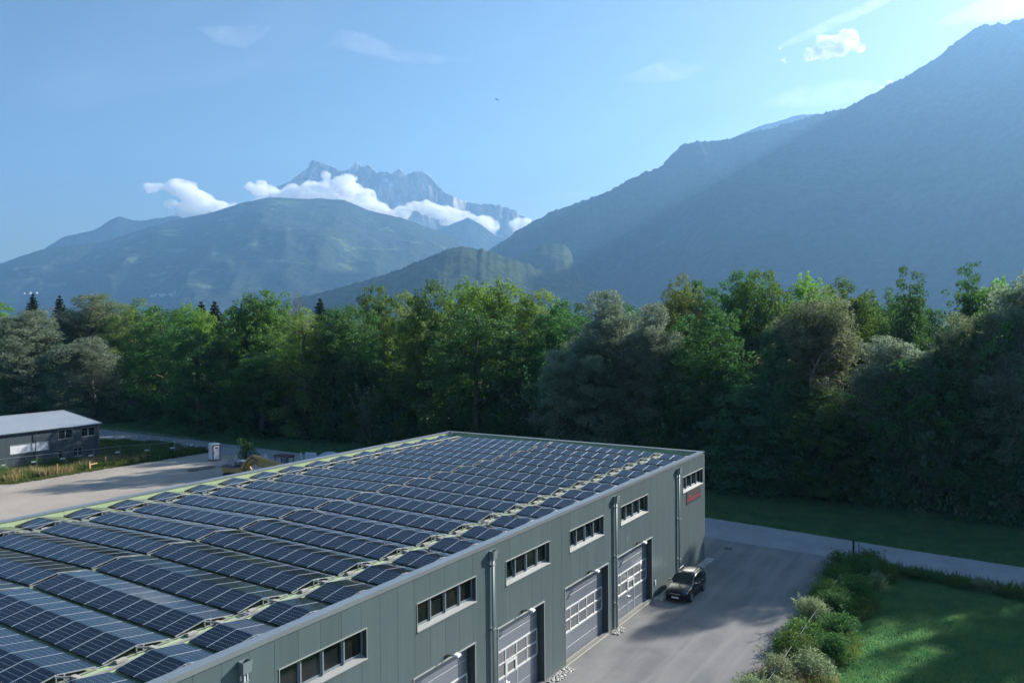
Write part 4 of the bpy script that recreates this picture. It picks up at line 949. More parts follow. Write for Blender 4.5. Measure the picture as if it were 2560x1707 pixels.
q = MB(); q.box(-.9, .9, -.03, .03, 0, 1.5); o = q.build('white_board', mat('white_board', (.5, .55, .62), .5)); o.location = (-83.6, 79.2, .0); o.rotation_euler = (R(-8), 0, R(15)); tag(o, 'upright white board leaning beside the covered boat', 'board')
q = MB(); q.box(-.12, .12, -.06, .06, 0, 1.3); o = q.build('white_post', M_white); o.location = (-85.6, 79.5, 0); o.rotation_euler = (0, R(-10), 0); tag(o, 'leaning white post left of the white board near the road', 'post')

# ------------------------------------------------------------------ parked car
car = empty('parked_car', (-19.95, 54.3, 0), R(-90)+R(1.0), 'dark grey estate car parked against the hall wall below the sign, facing the camera', 'car')
M_car = mat('charcoal_car_paint', (.006, .007, .009), .22, .0, .35, Coat_Weight=.35, Coat_Roughness=.03)
M_cg = mat('car_glass', (.010, .016, .018), .03, 0, .7); M_tyre = mat('tyre', (.02, .02, .02), .8); M_rim = mat('alloy_rim', (.35, .36, .38), .3, .9)
M_hl = mat('headlight_glass', (.45, .5, .55), .1, .3, .8); M_chr = mat('chrome', (.7, .7, .72), .12, 1.0)
# body: stations along x (front is +x), half section points (y, z) from sill to roof centre
ST = [(2.20, [(.30,.30),(.55,.32),(.62,.45),(.60,.60),(.50,.68),(.30,.70),(0,.71)]),
      (2.08, [(.50,.22),(.74,.28),(.79,.48),(.76,.68),(.62,.76),(.36,.80),(0,.82)]),
      (1.75, [(.60,.20),(.83,.28),(.86,.52),(.84,.76),(.74,.86),(.42,.91),(0,.93)]),
      (1.15, [(.62,.20),(.86,.28),(.88,.56),(.87,.84),(.80,.95),(.46,1.00),(0,1.02)]),
      (.85, [(.62,.20),(.86,.28),(.88,.58),(.87,.88),(.81,.98),(.50,1.04),(0,1.06)]),
      (.05, [(.62,.20),(.86,.28),(.88,.60),(.88,.92),(.72,1.38),(.50,1.50),(0,1.53)]),
      (-.55, [(.62,.20),(.86,.28),(.88,.60),(.88,.94),(.71,1.45),(.50,1.57),(0,1.60)]),
      (-1.35, [(.62,.20),(.86,.28),(.88,.62),(.87,.97),(.70,1.45),(.49,1.56),(0,1.58)]),
      (-1.85, [(.60,.22),(.84,.30),(.86,.62),(.85,.98),(.68,1.40),(.47,1.50),(0,1.52)]),
      (-2.12, [(.55,.26),(.80,.34),(.82,.62),(.80,.96),(.66,1.22),(.45,1.30),(0,1.32)]),
      (-2.20, [(.45,.32),(.70,.38),(.74,.62),(.72,.90),(.60,1.04),(.40,1.08),(0,1.09)])]
V = []; F_ = []; npt = 7
for x, pr in ST:
    ring = [(x, y_, z) for y_, z in pr] + [(x, -y_, z) for y_, z in pr[-2::-1]]; V += ring
m_ = 13
for i in range(len(ST)-1):
    for j in range(m_-1): F_.append((i*m_+j, i*m_+j+1, (i+1)*m_+j+1, (i+1)*m_+j))
    F_.append((i*m_+m_-1, i*m_, (i+1)*m_, (i+1)*m_+m_-1))
F_.append(tuple(range(m_-1, -1, -1))); F_.append(tuple((len(ST)-1)*m_+j for j in range(m_)))
q = MB(); q.add(V, F_)
body = q.build('body', M_car, car, smooth=True)
sb_ = body.modifiers.new('sub', 'SUBSURF'); sb_.levels = 2; sb_.render_levels = 2
# wheel arches cut as dark discs set in, then wheels
for sx in (1.36, -1.30):
    for sy in (-1, 1):
        q = MB(); q.tube([(sx, sy*.70, .33), (sx, sy*.872, .33)], .385, 20); q.build('wheel_arch', M_black, car)
        w = empty('wheel', (sx, sy*.79, .315)); w.parent = car
        q = MB(); q.tube([(0, -.11, 0), (0, -.09, 0), (0, .09, 0), (0, .11, 0)], [.28, .315, .315, .28], 24); q.build('tyre', M_tyre, w)
        q = MB(); yo = sy*.118; q.tube([(0, yo-.01*sy, 0), (0, yo, 0)], .21, 20)
        q.build('rim', M_rim, w)
        for k in range(5):
            a = k*1.2566; q = MB(); q.bar((0, yo+.004*sy, 0), (math.cos(a)*.2, yo+.004*sy, math.sin(a)*.2), .05, .02, up=(0, 1, 0)); q.build('spoke', M_chr, w)
def carpoly(name, pts, m, par=car, mirror=False, th=.012):
    for s in ((1, -1) if mirror else (1,)):
        P3 = [Vector((x, y_*s, z)) for x, y_, z in pts]
        n = (P3[1]-P3[0]).cross(P3[2]-P3[0]).normalized(); c = sum(P3, Vector())/len(P3)
        if n.dot(c-Vector((0, 0, .7))) < 0: n = -n
        q = MB(); k = len(P3); q.add([p+n*th for p in P3]+[p-n*.01 for p in P3], [tuple(range(k)), tuple(range(2*k-1, k-1, -1))]+[(i, k+i, k+(i+1) % k, (i+1) % k) for i in range(k)]); q.build(name, m, par)
carpoly('windscreen', [(.80, -.70, 1.075), (.80, .70, 1.075), (.14, .60, 1.475), (.14, -.60, 1.475)], M_cg, th=.03)
carpoly('rear_window', [(-2.13, -.58, 1.14), (-2.13, .58, 1.14), (-1.93, .5, 1.46), (-1.93, -.5, 1.46)], M_cg, th=.02)
carpoly('side_window', [(.62, .868, .98), (-.28, .872, .99), (-.28, .735, 1.40), (.12, .735, 1.37)], M_cg, mirror=True, th=.015)
carpoly('side_window', [(-.36, .872, .995), (-1.12, .868, 1.01), (-1.12, .725, 1.42), (-.36, .732, 1.41)], M_cg, mirror=True, th=.015)
carpoly('side_window', [(-1.2, .865, 1.02), (-1.86, .84, 1.03), (-1.76, .70, 1.36), (-1.2, .718, 1.42)], M_cg, mirror=True, th=.018)
carpoly('headlight', [(2.13, .42, .62), (1.98, .74, .60), (1.86, .80, .76), (2.03, .50, .77)], M_hl, mirror=True, th=.035)
carpoly('grille', [(2.20, -.28, .52), (2.20, .28, .52), (2.17, .34, .64), (2.17, -.34, .64)], M_black, th=.03)
carpoly('number_plate', [(2.215, -.26, .36), (2.215, .26, .36), (2.215, .26, .46), (2.215, -.26, .46)], M_white, th=.03)
carpoly('lower_bumper', [(2.19, -.6, .22), (2.19, .6, .22), (2.2, .56, .34), (2.2, -.56, .34)], M_black, th=.02)
q = MB(); q.bar((2.185, -.33, .665), (2.19, 0, .635), .03, .035); q.bar((2.19, 0, .635), (2.185, .33, .665), .03, .035); q.build('grille_chrome', M_chr, car)
carpoly('tail_light', [(-2.13, .62, .85), (-2.05, .74, .85), (-2.0, .70, 1.2), (-2.08, .60, 1.2)], M_red, mirror=True, th=.02)
for s in (-1, 1):
    mr_ = MB(); mr_.add([(.72, s*.86, 1.02), (.56, s*.88, 1.02), (.60, s*1.05, 1.0), (.72, s*1.06, 1.02), (.72, s*.88, 1.13), (.58, s*.9, 1.14), (.60, s*1.06, 1.12), (.70, s*1.07, 1.12)], [(0,1,2,3),(7,6,5,4),(0,4,5,1),(1,5,6,2),(2,6,7,3),(3,7,4,0)]); mr_.build('mirror', M_car, car, bevel=.02)
    q = MB(); q.tube([(.05, s*.60, 1.52), (-.1, s*.61, 1.59), (-1.2, s*.60, 1.625), (-1.6, s*.59, 1.55)], .018, 6); q.build('roof_rail', M_chr, car)
    for x in (-.25, -1.05): q = MB(); q.box(x-.1, x+.1, min(s*.878, s*.91), max(s*.878, s*.91), .86, .885); q.build('door_handle', M_chr, car)
    q = MB(); q.bar((.66, s*.885, .965), (-1.86, s*.872, 1.015), .012, .018); q.build('window_trim', M_chr, car)
    for x in (.55, -.32, -1.16): q = MB(); q.box(x-.006, x+.006, min(s*.875, s*.887), max(s*.875, s*.887), .32, .95); q.build('door_seam', M_black, car)
    q = MB(); q.box(-1.0, 1.0, min(s*.83, s*.87), max(s*.83, s*.87), .2, .29); q.build('side_sill', M_black, car)
q = MB(); q.bar((.86, -.6, 1.075), (.70, .05, 1.16), .015); q.bar((.86, .1, 1.08), (.72, .62, 1.14), .015); q.build('wiper', M_black, car)
# ------------------------------------------------------------------ leaves and trees
def leaf_mat(name, c1, c2, trans=.45, gloss=.025, rough=.55, vary=.12):
    m = bpy.data.materials.new(name); m.use_nodes = True; t = m.node_tree; t.nodes.clear()
    tc = node(t, 'ShaderNodeTexCoord'); oi = node(t, 'ShaderNodeObjectInfo')
    a = node(t, 'ShaderNodeTexNoise'); a.inputs['Scale'].default_value = .55; a.inputs['Detail'].default_value = 6; a.inputs['Roughness'].default_value = .75
    t.links.new(tc.outputs['Object'], a.inputs['Vector'])
    ra = node(t, 'ShaderNodeMapRange'); ra.inputs['From Min'].default_value = .35; ra.inputs['From Max'].default_value = .65; t.links.new(a.outputs['Fac'], ra.inputs['Value'])
    mx = node(t, 'ShaderNodeMix', data_type='RGBA'); mx.inputs['A'].default_value = (*c1, 1); mx.inputs['B'].default_value = (*c2, 1); t.links.new(ra.outputs[0], mx.inputs['Factor'])
    hs = node(t, 'ShaderNodeHueSaturation'); t.links.new(mx.outputs['Result'], hs.inputs['Color'])
    rv = node(t, 'ShaderNodeMapRange'); rv.inputs['To Min'].default_value = 1-vary*1.6; rv.inputs['To Max'].default_value = 1+vary*1.6; t.links.new(oi.outputs['Random'], rv.inputs['Value']); t.links.new(rv.outputs[0], hs.inputs['Value'])
    rh = node(t, 'ShaderNodeMapRange'); rh.inputs['To Min'].default_value = .5-vary*.12; rh.inputs['To Max'].default_value = .5+vary*.12; t.links.new(oi.outputs['Random'], rh.inputs['Value']); t.links.new(rh.outputs[0], hs.inputs['Hue'])
    d = node(t, 'ShaderNodeBsdfDiffuse'); t.links.new(hs.outputs[0], d.inputs['Color'])
    tr = node(t, 'ShaderNodeBsdfTranslucent'); h2 = node(t, 'ShaderNodeHueSaturation'); h2.inputs['Hue'].default_value = .497; h2.inputs['Saturation'].default_value = 1.05; h2.inputs['Value'].default_value = 1.8; t.links.new(hs.outputs[0], h2.inputs['Color']); t.links.new(h2.outputs[0], tr.inputs['Color'])
    ms = node(t, 'ShaderNodeMixShader'); ms.inputs[0].default_value = trans; t.links.new(d.outputs[0], ms.inputs[1]); t.links.new(tr.outputs[0], ms.inputs[2])
    g = node(t, 'ShaderNodeBsdfGlossy'); g.inputs['Roughness'].default_value = rough; g.inputs['Color'].default_value = (.9, .95, 1, 1)
    m2 = node(t, 'ShaderNodeMixShader'); m2.inputs[0].default_value = gloss; t.links.new(ms.outputs[0], m2.inputs[1]); t.links.new(g.outputs[0], m2.inputs[2])
    o = node(t, 'ShaderNodeOutputMaterial'); t.links.new(m2.outputs[0], o.inputs['Surface'])
    return m
LEAF = {
 'dark': leaf_mat('leaf_dark', (.032, .095, .028), (.065, .15, .034), .42, .025),
 'mixed': leaf_mat('leaf_green', (.04, .095, .018), (.10, .17, .035), .48, .025),
 'bright': leaf_mat('leaf_bright', (.07, .16, .022), (.14, .25, .04), .52, .025),
 'olive': leaf_mat('leaf_olive', (.08, .13, .028), (.16, .20, .05), .50, .025),
 'willow': leaf_mat('leaf_silver', (.10, .14, .095), (.20, .25, .17), .48, .025, .5),
 'willow2': leaf_mat('leaf_olive_silver', (.10, .145, .075), (.20, .24, .12), .42, .025, .5),
 'spruce': leaf_mat('needle', (.015, .04, .018), (.03, .06, .025), .15, .025),
 'vine': leaf_mat('leaf_vine', (.03, .10, .045), (.075, .175, .065), .40, .025),
 'bare': leaf_mat('leaf_sparse', (.12, .10, .06), (.16, .13, .07), .4, .025),
 'shrub': leaf_mat('leaf_shrub', (.13, .18, .09), (.27, .32, .18), .4, .025),
 'dry': leaf_mat('leaf_dry', (.16, .12, .05), (.24, .19, .09), .4, .025),
 'weed': leaf_mat('leaf_weed', (.05, .09, .02), (.12, .14, .04), .45, .025),
}
M_bark = mat('bark', (.09, .075, .06), .9, noise=(2, .8, (.05, .045, .04)), bump=(6, .05))
M_bark2 = mat('bark_pale', (.24, .20, .16), .9, noise=(2, .8, (.15, .13, .11)), bump=(6, .04))
def cards(rr, pos, nrm, size, aspect=.6, jitter=1.25):
    """leaf sprays: small rhombs at pos facing nrm with scatter"""
    n = len(pos)
    d = nrm + rr.normal(0, jitter, (n, 3)); d /= np.linalg.norm(d, axis=1, keepdims=True)+1e-9
    a = rr.normal(0, 1, (n, 3)); a -= (a*d).sum(1, keepdims=True)*d; a /= np.linalg.norm(a, axis=1, keepdims=True)+1e-9
    b = np.cross(d, a); s = size*(.6+.8*rr.rand(n, 1))
    V = np.stack([pos+a*s, pos+b*s*aspect+d*s*.18, pos-a*s, pos-b*s*aspect+d*s*.18], 1).reshape(-1, 3)
    return V
def crown_points(rr, clumps, per, flat=.8):
    """clumps: (cx,cy,cz,r). leaves on the outer shells of the clumps"""
    P = []; N = []
    for cx, cy_, cz, r in clumps:
        k = max(8, int(per*r*r))
        v = rr.normal(0, 1, (k, 3)); v /= np.linalg.norm(v, axis=1, keepdims=True)
        rad = r*(.55+.5*rr.rand(k, 1)**.6)
        p = v*rad*np.array([1, 1, flat]); P.append(p+np.array([cx, cy_, cz])); N.append(v+np.array([0, 0, .35]))
    return np.concatenate(P), np.concatenate(N)
def make_proto(kind, seed):
    """returns crown mesh, trunk mesh; a tree 20 m tall with crown radius 5"""
    rr = np.random.RandomState(seed); H, Rr = 20.0, 5.0
    cl = []; mb = MB(); lean = rr.uniform(-.5, .5, 2)
    per, size, asp, flat = 170, .115, .62, .8
    if kind in ('dark', 'mixed', 'bright', 'olive', 'bare'):
        lobes = []
        nl = 15
        for i in range(nl):                   # rounded masses on a dome
            f = (i+.5)/nl; a = i*2.4+rr.rand()*.8; ph = math.asin(1-1.35*f); k = rr.uniform(.82, 1.1)
            lobes.append((math.cos(a)*math.cos(ph)*Rr*.66*k, math.sin(a)*math.cos(ph)*Rr*.66*k, H*.56+math.sin(ph)*H*.33*k, rr.uniform(1.5, 2.5)))
        lobes.append((0, 0, H*.5, 3.2)); lobes.append((0, 0, H*.7, 2.8))
        for lx, ly, lz, lr in lobes:
            for _ in range(int(4.5*lr*lr)):
                v = rr.normal(0, 1, 3); v /= np.linalg.norm(v); q_ = lr*(.72+.3*rr.rand())
                cl.append((lx+v[0]*q_, ly+v[1]*q_, lz+v[2]*q_, rr.uniform(.4, .8)))
        for _ in range(46):                   # skirt down to the ground
            a = rr.rand()*6.28; rd = Rr*rr.uniform(.4, .95); cl.append((math.cos(a)*rd, math.sin(a)*rd, rr.uniform(.8, H*.38), rr.uniform(.6, 1.2)))
        for _ in range(5):                    # shoots over the crown
            a = rr.rand()*6.28; rd = Rr*rr.uniform(0, .6); z = H*(.93-.25*(rd/Rr)**2); 
            for k in range(3): cl.append((math.cos(a)*rd, math.sin(a)*rd, z+k*.45, .42-.09*k))
        if kind == 'bare': per, size = 14, .10
        if kind == 'olive': per, size = 140, .105
        if kind == 'mixed': per, size = 160, .125
    elif kind == 'upright':
        for i in range(26):
            a = rr.rand()*6.28; r0 = rr.uniform(.3, 4.0); top = H*(1.0-.28*(r0/4)**1.3)*rr.uniform(.88, 1.03)
            for k in range(11):
                f = k/10; rd = r0*(.45+.75*f); z = H*.30+(top-H*.30)*f
                cl.append((math.cos(a)*rd+rr.normal(0, .2), math.sin(a)*rd+rr.normal(0, .2), z, (1.35-.85*f)*rr.uniform(.8, 1.15)))
        for _ in range(50):
            a = rr.rand()*6.28; rd = Rr*rr.uniform(.3, .95); cl.append((math.cos(a)*rd, math.sin(a)*rd, rr.uniform(.8, H*.6), rr.uniform(.6, 1.3)))
        per, size = 150, .125
    elif kind.startswith('willow'):
        for i in range(16):
            a = rr.rand()*6.28+i*2.4; rd = Rr*rr.uniform(.1, .8); z0 = H*(.97-.38*(rd/Rr)**2)*rr.uniform(.78, 1.0); lr = rr.uniform(1.4, 2.3)
            for _ in range(26):              # billow: soft ball of fine sprays with a trailing skirt
                v = rr.normal(0, 1, 3); v /= np.linalg.norm(v); cl.append((math.cos(a)*rd+v[0]*lr*.8, math.sin(a)*rd+v[1]*lr*.8, z0-lr*.6+v[2]*lr*.75, rr.uniform(.4, .8)))
            for _ in range(16):
                cl.append((math.cos(a)*rd*1.1+rr.normal(0, lr*.5), math.sin(a)*rd*1.1+rr.normal(0, lr*.5), z0-lr-rr.rand()*4.5, rr.uniform(.4, .75)))
        for _ in range(60):
            a = rr.rand()*6.28; rd = Rr*rr.uniform(.3, 1.0); cl.append((math.cos(a)*rd, math.sin(a)*rd, rr.uniform(.6, H*.55), rr.uniform(.6, 1.1)))
        per, size, asp = 190, .115, .34
    elif kind == 'vine':
        for _ in range(170):
            f = rr.rand(); a = rr.rand()*6.28; rd = Rr*(.62+.38*(1-f))*rr.uniform(.55, 1.0)*(1-.45*f**3); cl.append((math.cos(a)*rd, math.sin(a)*rd, H*f*.97, rr.uniform(.6, 1.25)))
        per, size, asp = 170, .115, .8
    if kind == 'spruce':
        P = []; N = []
        for i in range(34):
            f = i/33; z = H*(.12+.87*f); rd = Rr*.95*(1-f)**.6+.1
            nb_ = int(7+9*(1-f))
            for b in range(nb_):
                a = b*6.283/nb_+i*.7; L = rd*rr.uniform(.8, 1.08); k = int(10+46*L/4)
                s_ = rr.rand(k)*L; P.append(np.stack([np.cos(a)*s_+rr.normal(0, .12+.05*L, k), np.sin(a)*s_+rr.normal(0, .12+.05*L, k), z-s_*.28+rr.normal(0, .08, k)], 1)); N.append(np.tile([0, 0, 1.0], (k, 1)))
        P, N = np.concatenate(P), np.concatenate(N); V = cards(rr, P, N, .26, .45)
        mb.tube([(0, 0, 0), (0, 0, H*.95)], [.32, .03], 7)
    else:
        cl = [(x+lean[0]*z/H, y+lean[1]*z/H, z, r) for x, y, z, r in cl]
        P, N = crown_points(rr, cl, per, flat); V = cards(rr, P, N, size, asp)
        tp = [(0, 0, 0), (lean[0]*.2, lean[1]*.2, H*.2), (lean[0]*.5+.2, lean[1]*.5, H*.45), (lean[0]*.8, lean[1]*.8+.2, H*.7), (lean[0], lean[1], H*.88)]
        mb.tube(tp, [.42, .34, .26, .16, .05], 8)
        for i in range({'bare': 26, 'willow2': 26, 'upright': 0}.get(kind, 9)):
            z = rr.uniform(.18, .66)*H; a = rr.rand()*6.28; L = rr.uniform(2.5, 4.8); zz = rr.uniform(1.5, 4.5)
            p0 = Vector((lean[0]*z/H, lean[1]*z/H, z)); p1 = p0+Vector((math.cos(a)*L*.5, math.sin(a)*L*.5, zz*.45)); p2 = p0+Vector((math.cos(a+.25)*L, math.sin(a+.25)*L, zz)); 
            mb.tube([p0, p1, p2], [.15, .09, .03], 6)
            if kind in ('bare', 'willow2'):
                for _ in range(4):
                    s0 = p1.lerp(p2, rr.rand()); b_ = rr.rand()*6.28; mb.tube([s0, s0+Vector((math.cos(b_)*.9, math.sin(b_)*.9, .6)), s0+Vector((math.cos(b_+.5)*1.7, math.sin(b_+.5)*1.7, 1.4))], [.05, .03, .012], 4)
    n = len(V)//4; Qd = np.arange(4*n, dtype=np.int32).reshape(n, 4)
    mk = {'upright': 'dark'}.get(kind, kind)
    cm = np_mesh('crown', V, quads=Qd, mat=LEAF[mk])
    tm = mb.mesh('trunk', M_bark2 if kind in ('bare', 'willow2') else M_bark)
    tm.polygons.foreach_set('use_smooth', [True]*len(tm.polygons))
    return cm, tm
PROTO = {}
for kind, ns in (('dark', 3), ('mixed', 2), ('bright', 2), ('olive', 2), ('willow', 3), ('willow2', 2), ('spruce', 1), ('upright', 2), ('vine', 2), ('bare', 1)):
    PROTO[kind] = [make_proto(kind, 100*len(kind)+7*i+ord(kind[0])) for i in range(ns)]
NAMES = {'dark': ('broadleaf_tree', 'tree'), 'mixed': ('broadleaf_tree', 'tree'), 'bright': ('broadleaf_tree', 'tree'), 'olive': ('broadleaf_tree', 'tree'), 'upright': ('broadleaf_tree', 'tree'), 'bare': ('bare_tree', 'tree'),
         'willow': ('willow_tree', 'willow'), 'willow2': ('willow_tree', 'willow'), 'spruce': ('spruce_tree', 'spruce'), 'vine': ('vine_covered_tree', 'tree')}
rt = random.Random(99)
def tree(label, x, y, h, r, kind, group='trees of the wood beyond the road', z=0.0):
    pr = PROTO[kind]; cm, tm = pr[rt.randrange(len(pr))]; nm, cat = NAMES[kind]
    t_ = empty(nm, (x, y, z), rt.random()*6.28, label, cat, group)
    s = r/5.0; t_.scale = (s, s*rt.uniform(.95, 1.1), h/20.0)
    link_mesh('crown', cm, t_); link_mesh('trunk', tm, t_)
    return t_
HERO = [
    ('bright broadleaf tree at the left edge of the wood above the small hall', -218.7, 104.0, 26.1, 5.6, 'bright'),
    ('dark spruce tip standing alone over the willows at the far left', -232.5, 118.0, 29.4, 3.6, 'spruce'),
    ('grey-green willow nearest the left edge, above the small hall roof', -192.2, 97.0, 24.4, 8.5, 'willow'),
    ('dark spruce peeping out left of the tall brownish willow', -222.4, 120.0, 28.7, 2.9, 'spruce'),
    ('tall brownish-green willow above the peak of the small hall roof', -182.0, 106.0, 28.4, 8.1, 'willow2'),
    ('low silvery willow in shade in front of the tall left willow', -161.7, 94.0, 17.9, 6.7, 'willow'),
    ('yellow-olive tree right of the tall left willow', -165.1, 106.0, 25.9, 5.8, 'olive'),
    ('dark leafy tree between yellow-olive tree and bright lime clump', -143.5, 98.0, 24.2, 5.7, 'dark'),
    ('bright lime-topped tree above the swung open fence panel', -143.0, 103.0, 24.6, 5.1, 'bright'),
    ('small dark spruce tip right of the lime-topped tree', -154.4, 118.0, 25.6, 1.8, 'spruce'),
    ('second small dark spruce tip beside the village view', -163.1, 121.0, 25.8, 1.6, 'spruce'),
    ('dark bushy tree low in front of the lime-topped tree', -127.8, 94.0, 19.5, 5.6, 'dark'),
    ('green rounded tree above the white toilet cabin, left of its twin', -122.3, 100.0, 25.4, 4.6, 'mixed'),
    ('green rounded tree above the toilet cabin, right of its twin', -117.3, 102.0, 25.7, 4.8, 'mixed'),
    ('thin half-bare brown tree standing out against the blue valley', -132.6, 122.0, 27.2, 2.8, 'bare'),
    ('yellow-green loose tree in front of the half-bare brown one', -104.2, 98.0, 22.5, 4.8, 'olive'),
    ('single small spruce tip right of the half-bare tree', -121.0, 118.0, 25.4, 1.2, 'spruce'),
    ('dark low broadleaf tree above the yellow digger', -109.6, 93.0, 15.3, 5.6, 'dark'),
    ('dark broad tree just right of the small spruce tip', -99.5, 100.0, 22.5, 4.3, 'dark'),
    ('dark tree left of the pointed tree over the near hill', -95.4, 101.0, 23.5, 4.1, 'dark'),
    ('pointed green tree standing before the near wooded hill', -92.4, 104.0, 25.9, 3.1, 'mixed'),
    ('soft olive tree between the pointed tree and the feathery one', -91.5, 109.0, 25.1, 3.2, 'olive'),
    ('feathery yellow-green tree left of the roof far corner', -79.2, 100.0, 26.3, 4.4, 'mixed'),
    ('round bright green crown above the left far corner of the roof', -76.9, 107.0, 27.3, 4.1, 'bright'),
    ('brightest lush green crown in the middle of the wood', -66.7, 103.0, 26.9, 5.5, 'bright'),
    ('big dark tree with glittering sunlit side before the lush crown', -67.1, 96.0, 22.6, 6.0, 'dark'),
    ('brown-green tree right of the lush green crown', -61.2, 105.0, 24.3, 3.0, 'olive'),
    ('dark tree between the lush crown and the silver willow', -55.3, 101.0, 23.4, 3.2, 'dark'),
    ('large silver willow with billowing crown right of the middle', -46.8, 98.0, 24.5, 4.6, 'willow'),
    ('right half crown of silver willow, round and palest', -40.3, 96.0, 22.5, 3.7, 'willow'),
    ('shaded silver willow leaning left below the large one', -49.3, 94.0, 19.0, 4.6, 'willow'),
    ('low silver willow in front with a sunlit top', -44.1, 91.5, 15.0, 4.1, 'willow'),
    ('yellowish autumn tree at the left of the right tree group', -41.0, 109.0, 26.4, 2.2, 'olive'),
    ('dark round crown, highest left of the sunlit olive willow', -33.1, 109.0, 27.0, 3.9, 'dark'),
    ('dark tree behind the yellowish autumn tree', -39.4, 114.0, 26.2, 2.8, 'dark'),
    ('green tree touching the left side of the sunlit olive willow', -27.4, 105.0, 25.8, 2.9, 'mixed'),
    ('broad dark tree behind the parapet, below the autumn tree', -33.3, 98.0, 21.6, 4.6, 'dark'),
    ('small bright crown peeping over the sunlit olive willow', -24.7, 114.0, 26.4, 2.4, 'bright'),
    ('wide sunlit olive willow with bare twisted limbs above the road', -20.8, 98.0, 24.1, 5.3, 'willow2'),
    ('glittering green tree right of the sunlit olive willow', -17.6, 108.0, 24.6, 2.8, 'mixed'),
    ('dark tree with upright forked branch tips against the mountain', -10.8, 106.0, 26.0, 2.9, 'upright'),
    ('dark tall tree with a single pointed shoot, right part', -5.2, 106.0, 26.3, 3.8, 'upright'),
    ('green crown between the pointed tree and right edge', -1.8, 111.0, 24.7, 2.4, 'bright'),
    ('grey-green willow in front of the pointed dark tree', -4.2, 97.0, 21.2, 3.5, 'willow2'),
    ('tall tree cut by the right edge of the picture', 0.7, 99.0, 27.3, 2.2, 'willow'),
    ('dark blue-green tree leaning behind the verge, right of olive willow', -11.3, 96.0, 18.9, 4.0, 'willow'),
    ('dark shaded tree below the forked branch tips', -8.6, 94.0, 16.2, 3.6, 'dark'),
    ('ivy-draped tree stump with sunlit edge left of the olive willow', -35.7, 93.0, 15.6, 2.9, 'vine'),
    ('second ivy-draped trunk with brightly lit leaves on its right', -30.1, 93.0, 14.5, 2.6, 'vine'),
    ('ivy-covered trunk rising into the olive willow', -24.0, 94.0, 18.3, 2.1, 'vine'),
    ("wide vine-draped mass above the yard's far end", -25.6, 91.5, 12.2, 4.7, 'vine'),
    ('leafy dark tree with upright shoots over the road', -17.5, 91.0, 11.6, 4.0, 'mixed'),
    ('vine-draped tree at the right under the willow', -6.5, 93.0, 16.7, 2.7, 'vine'),
    ('sloping vine-covered mass near the right edge', -3.3, 91.0, 13.8, 3.8, 'vine'),
    ('blue-green willow at the right edge in shade', 0.1, 94.0, 18.0, 2.6, 'willow'),
]
for lab, x, y, h, r, kind in HERO:
    k = (y+(8 if y >= 103 else -3.5 if 93.5 < y < 101 else 0))/y; x, y, h, r = x*k, y*k, CAM_H+(h-CAM_H)*k, r*k
    kf = {'spruce': 1.2, 'vine': 1.45}.get(kind, 1.35)
    if kind == 'spruce': h -= 1.0
    tree(lab, x, y, h*1.0, max(r*kf, {'spruce': 5.5, 'vine': 2.4, 'bare': 2.6}.get(kind, 5.3)), kind)
# the depth of the wood behind the front trees
SKY = [(-240, 24.5), (-192, 24), (-165, 24), (-143, 23.5), (-122, 24), (-104, 22), (-95, 22.5), (-80, 24), (-66, 24.5), (-55, 21.5), (-45, 21), (-38, 23), (-30, 25), (-10, 24), (2, 27), (8, 30), (30, 32), (80, 32)]
def skyh(x): return float(np.interp(x, [p[0] for p in SKY], [p[1] for p in SKY]))
ZN = ((-200, 'left of the small hall'), (-165, 'above the ridge of the small hall'), (-145, 'above the windows of the small hall'), (-125, 'right of the small hall'), (-108, 'above the mesh fences'), (-95, 'above the toilet cabin'), (-82, 'above the yellow digger'), (-68, 'above the covered boat'), (-55, 'behind the far left roof corner'), (-44, 'behind the middle of the far parapet'), (-32, 'behind the right end of the far parapet'), (-22, 'right of the far roof corner'), (-12, 'beyond the manhole cover'), (-4, 'beyond the hedge end'), (999, 'by the right edge'))
zone = lambda x: next(t_ for lim, t_ in ZN if x < lim)
for row, (dy, sp) in enumerate(((0, 9.0), (9.5, 8.5), (19, 9.5), (30, 11), (46, 10), (60, 11))):
    x = -262+row*3.1
    while x < 78:
        xx, yy = x+rt.uniform(-2, 2), interp_y(TREE_LN, x)+6.5+dy+rt.uniform(-2, 2)
        kind = rt.choice(['dark', 'dark', 'mixed', 'dark', 'olive', 'mixed', 'willow' if x < -130 or x > -55 else 'dark'])
        h = skyh(xx)-(rt.uniform(6, 10) if xx < 4 else rt.uniform(0, 4)); 
        if row == 0: h *= rt.uniform(.7, .95) if xx < 3 else rt.uniform(.88, 1.0)
        if row > 3: h = skyh(min(xx, 0))-rt.uniform(-1, 3)
        tree({'willow': 'greyish willow', 'olive': 'yellow-green tree', 'mixed': 'mid-green tree', 'dark': 'dark green tree'}[kind] + ' deep in the wood ' + zone(xx), xx, yy, h, rt.uniform(5.0, 7.0) if xx < 3 else rt.uniform(4.2, 5.6), kind, 'inner trees of the wood')
        x += sp
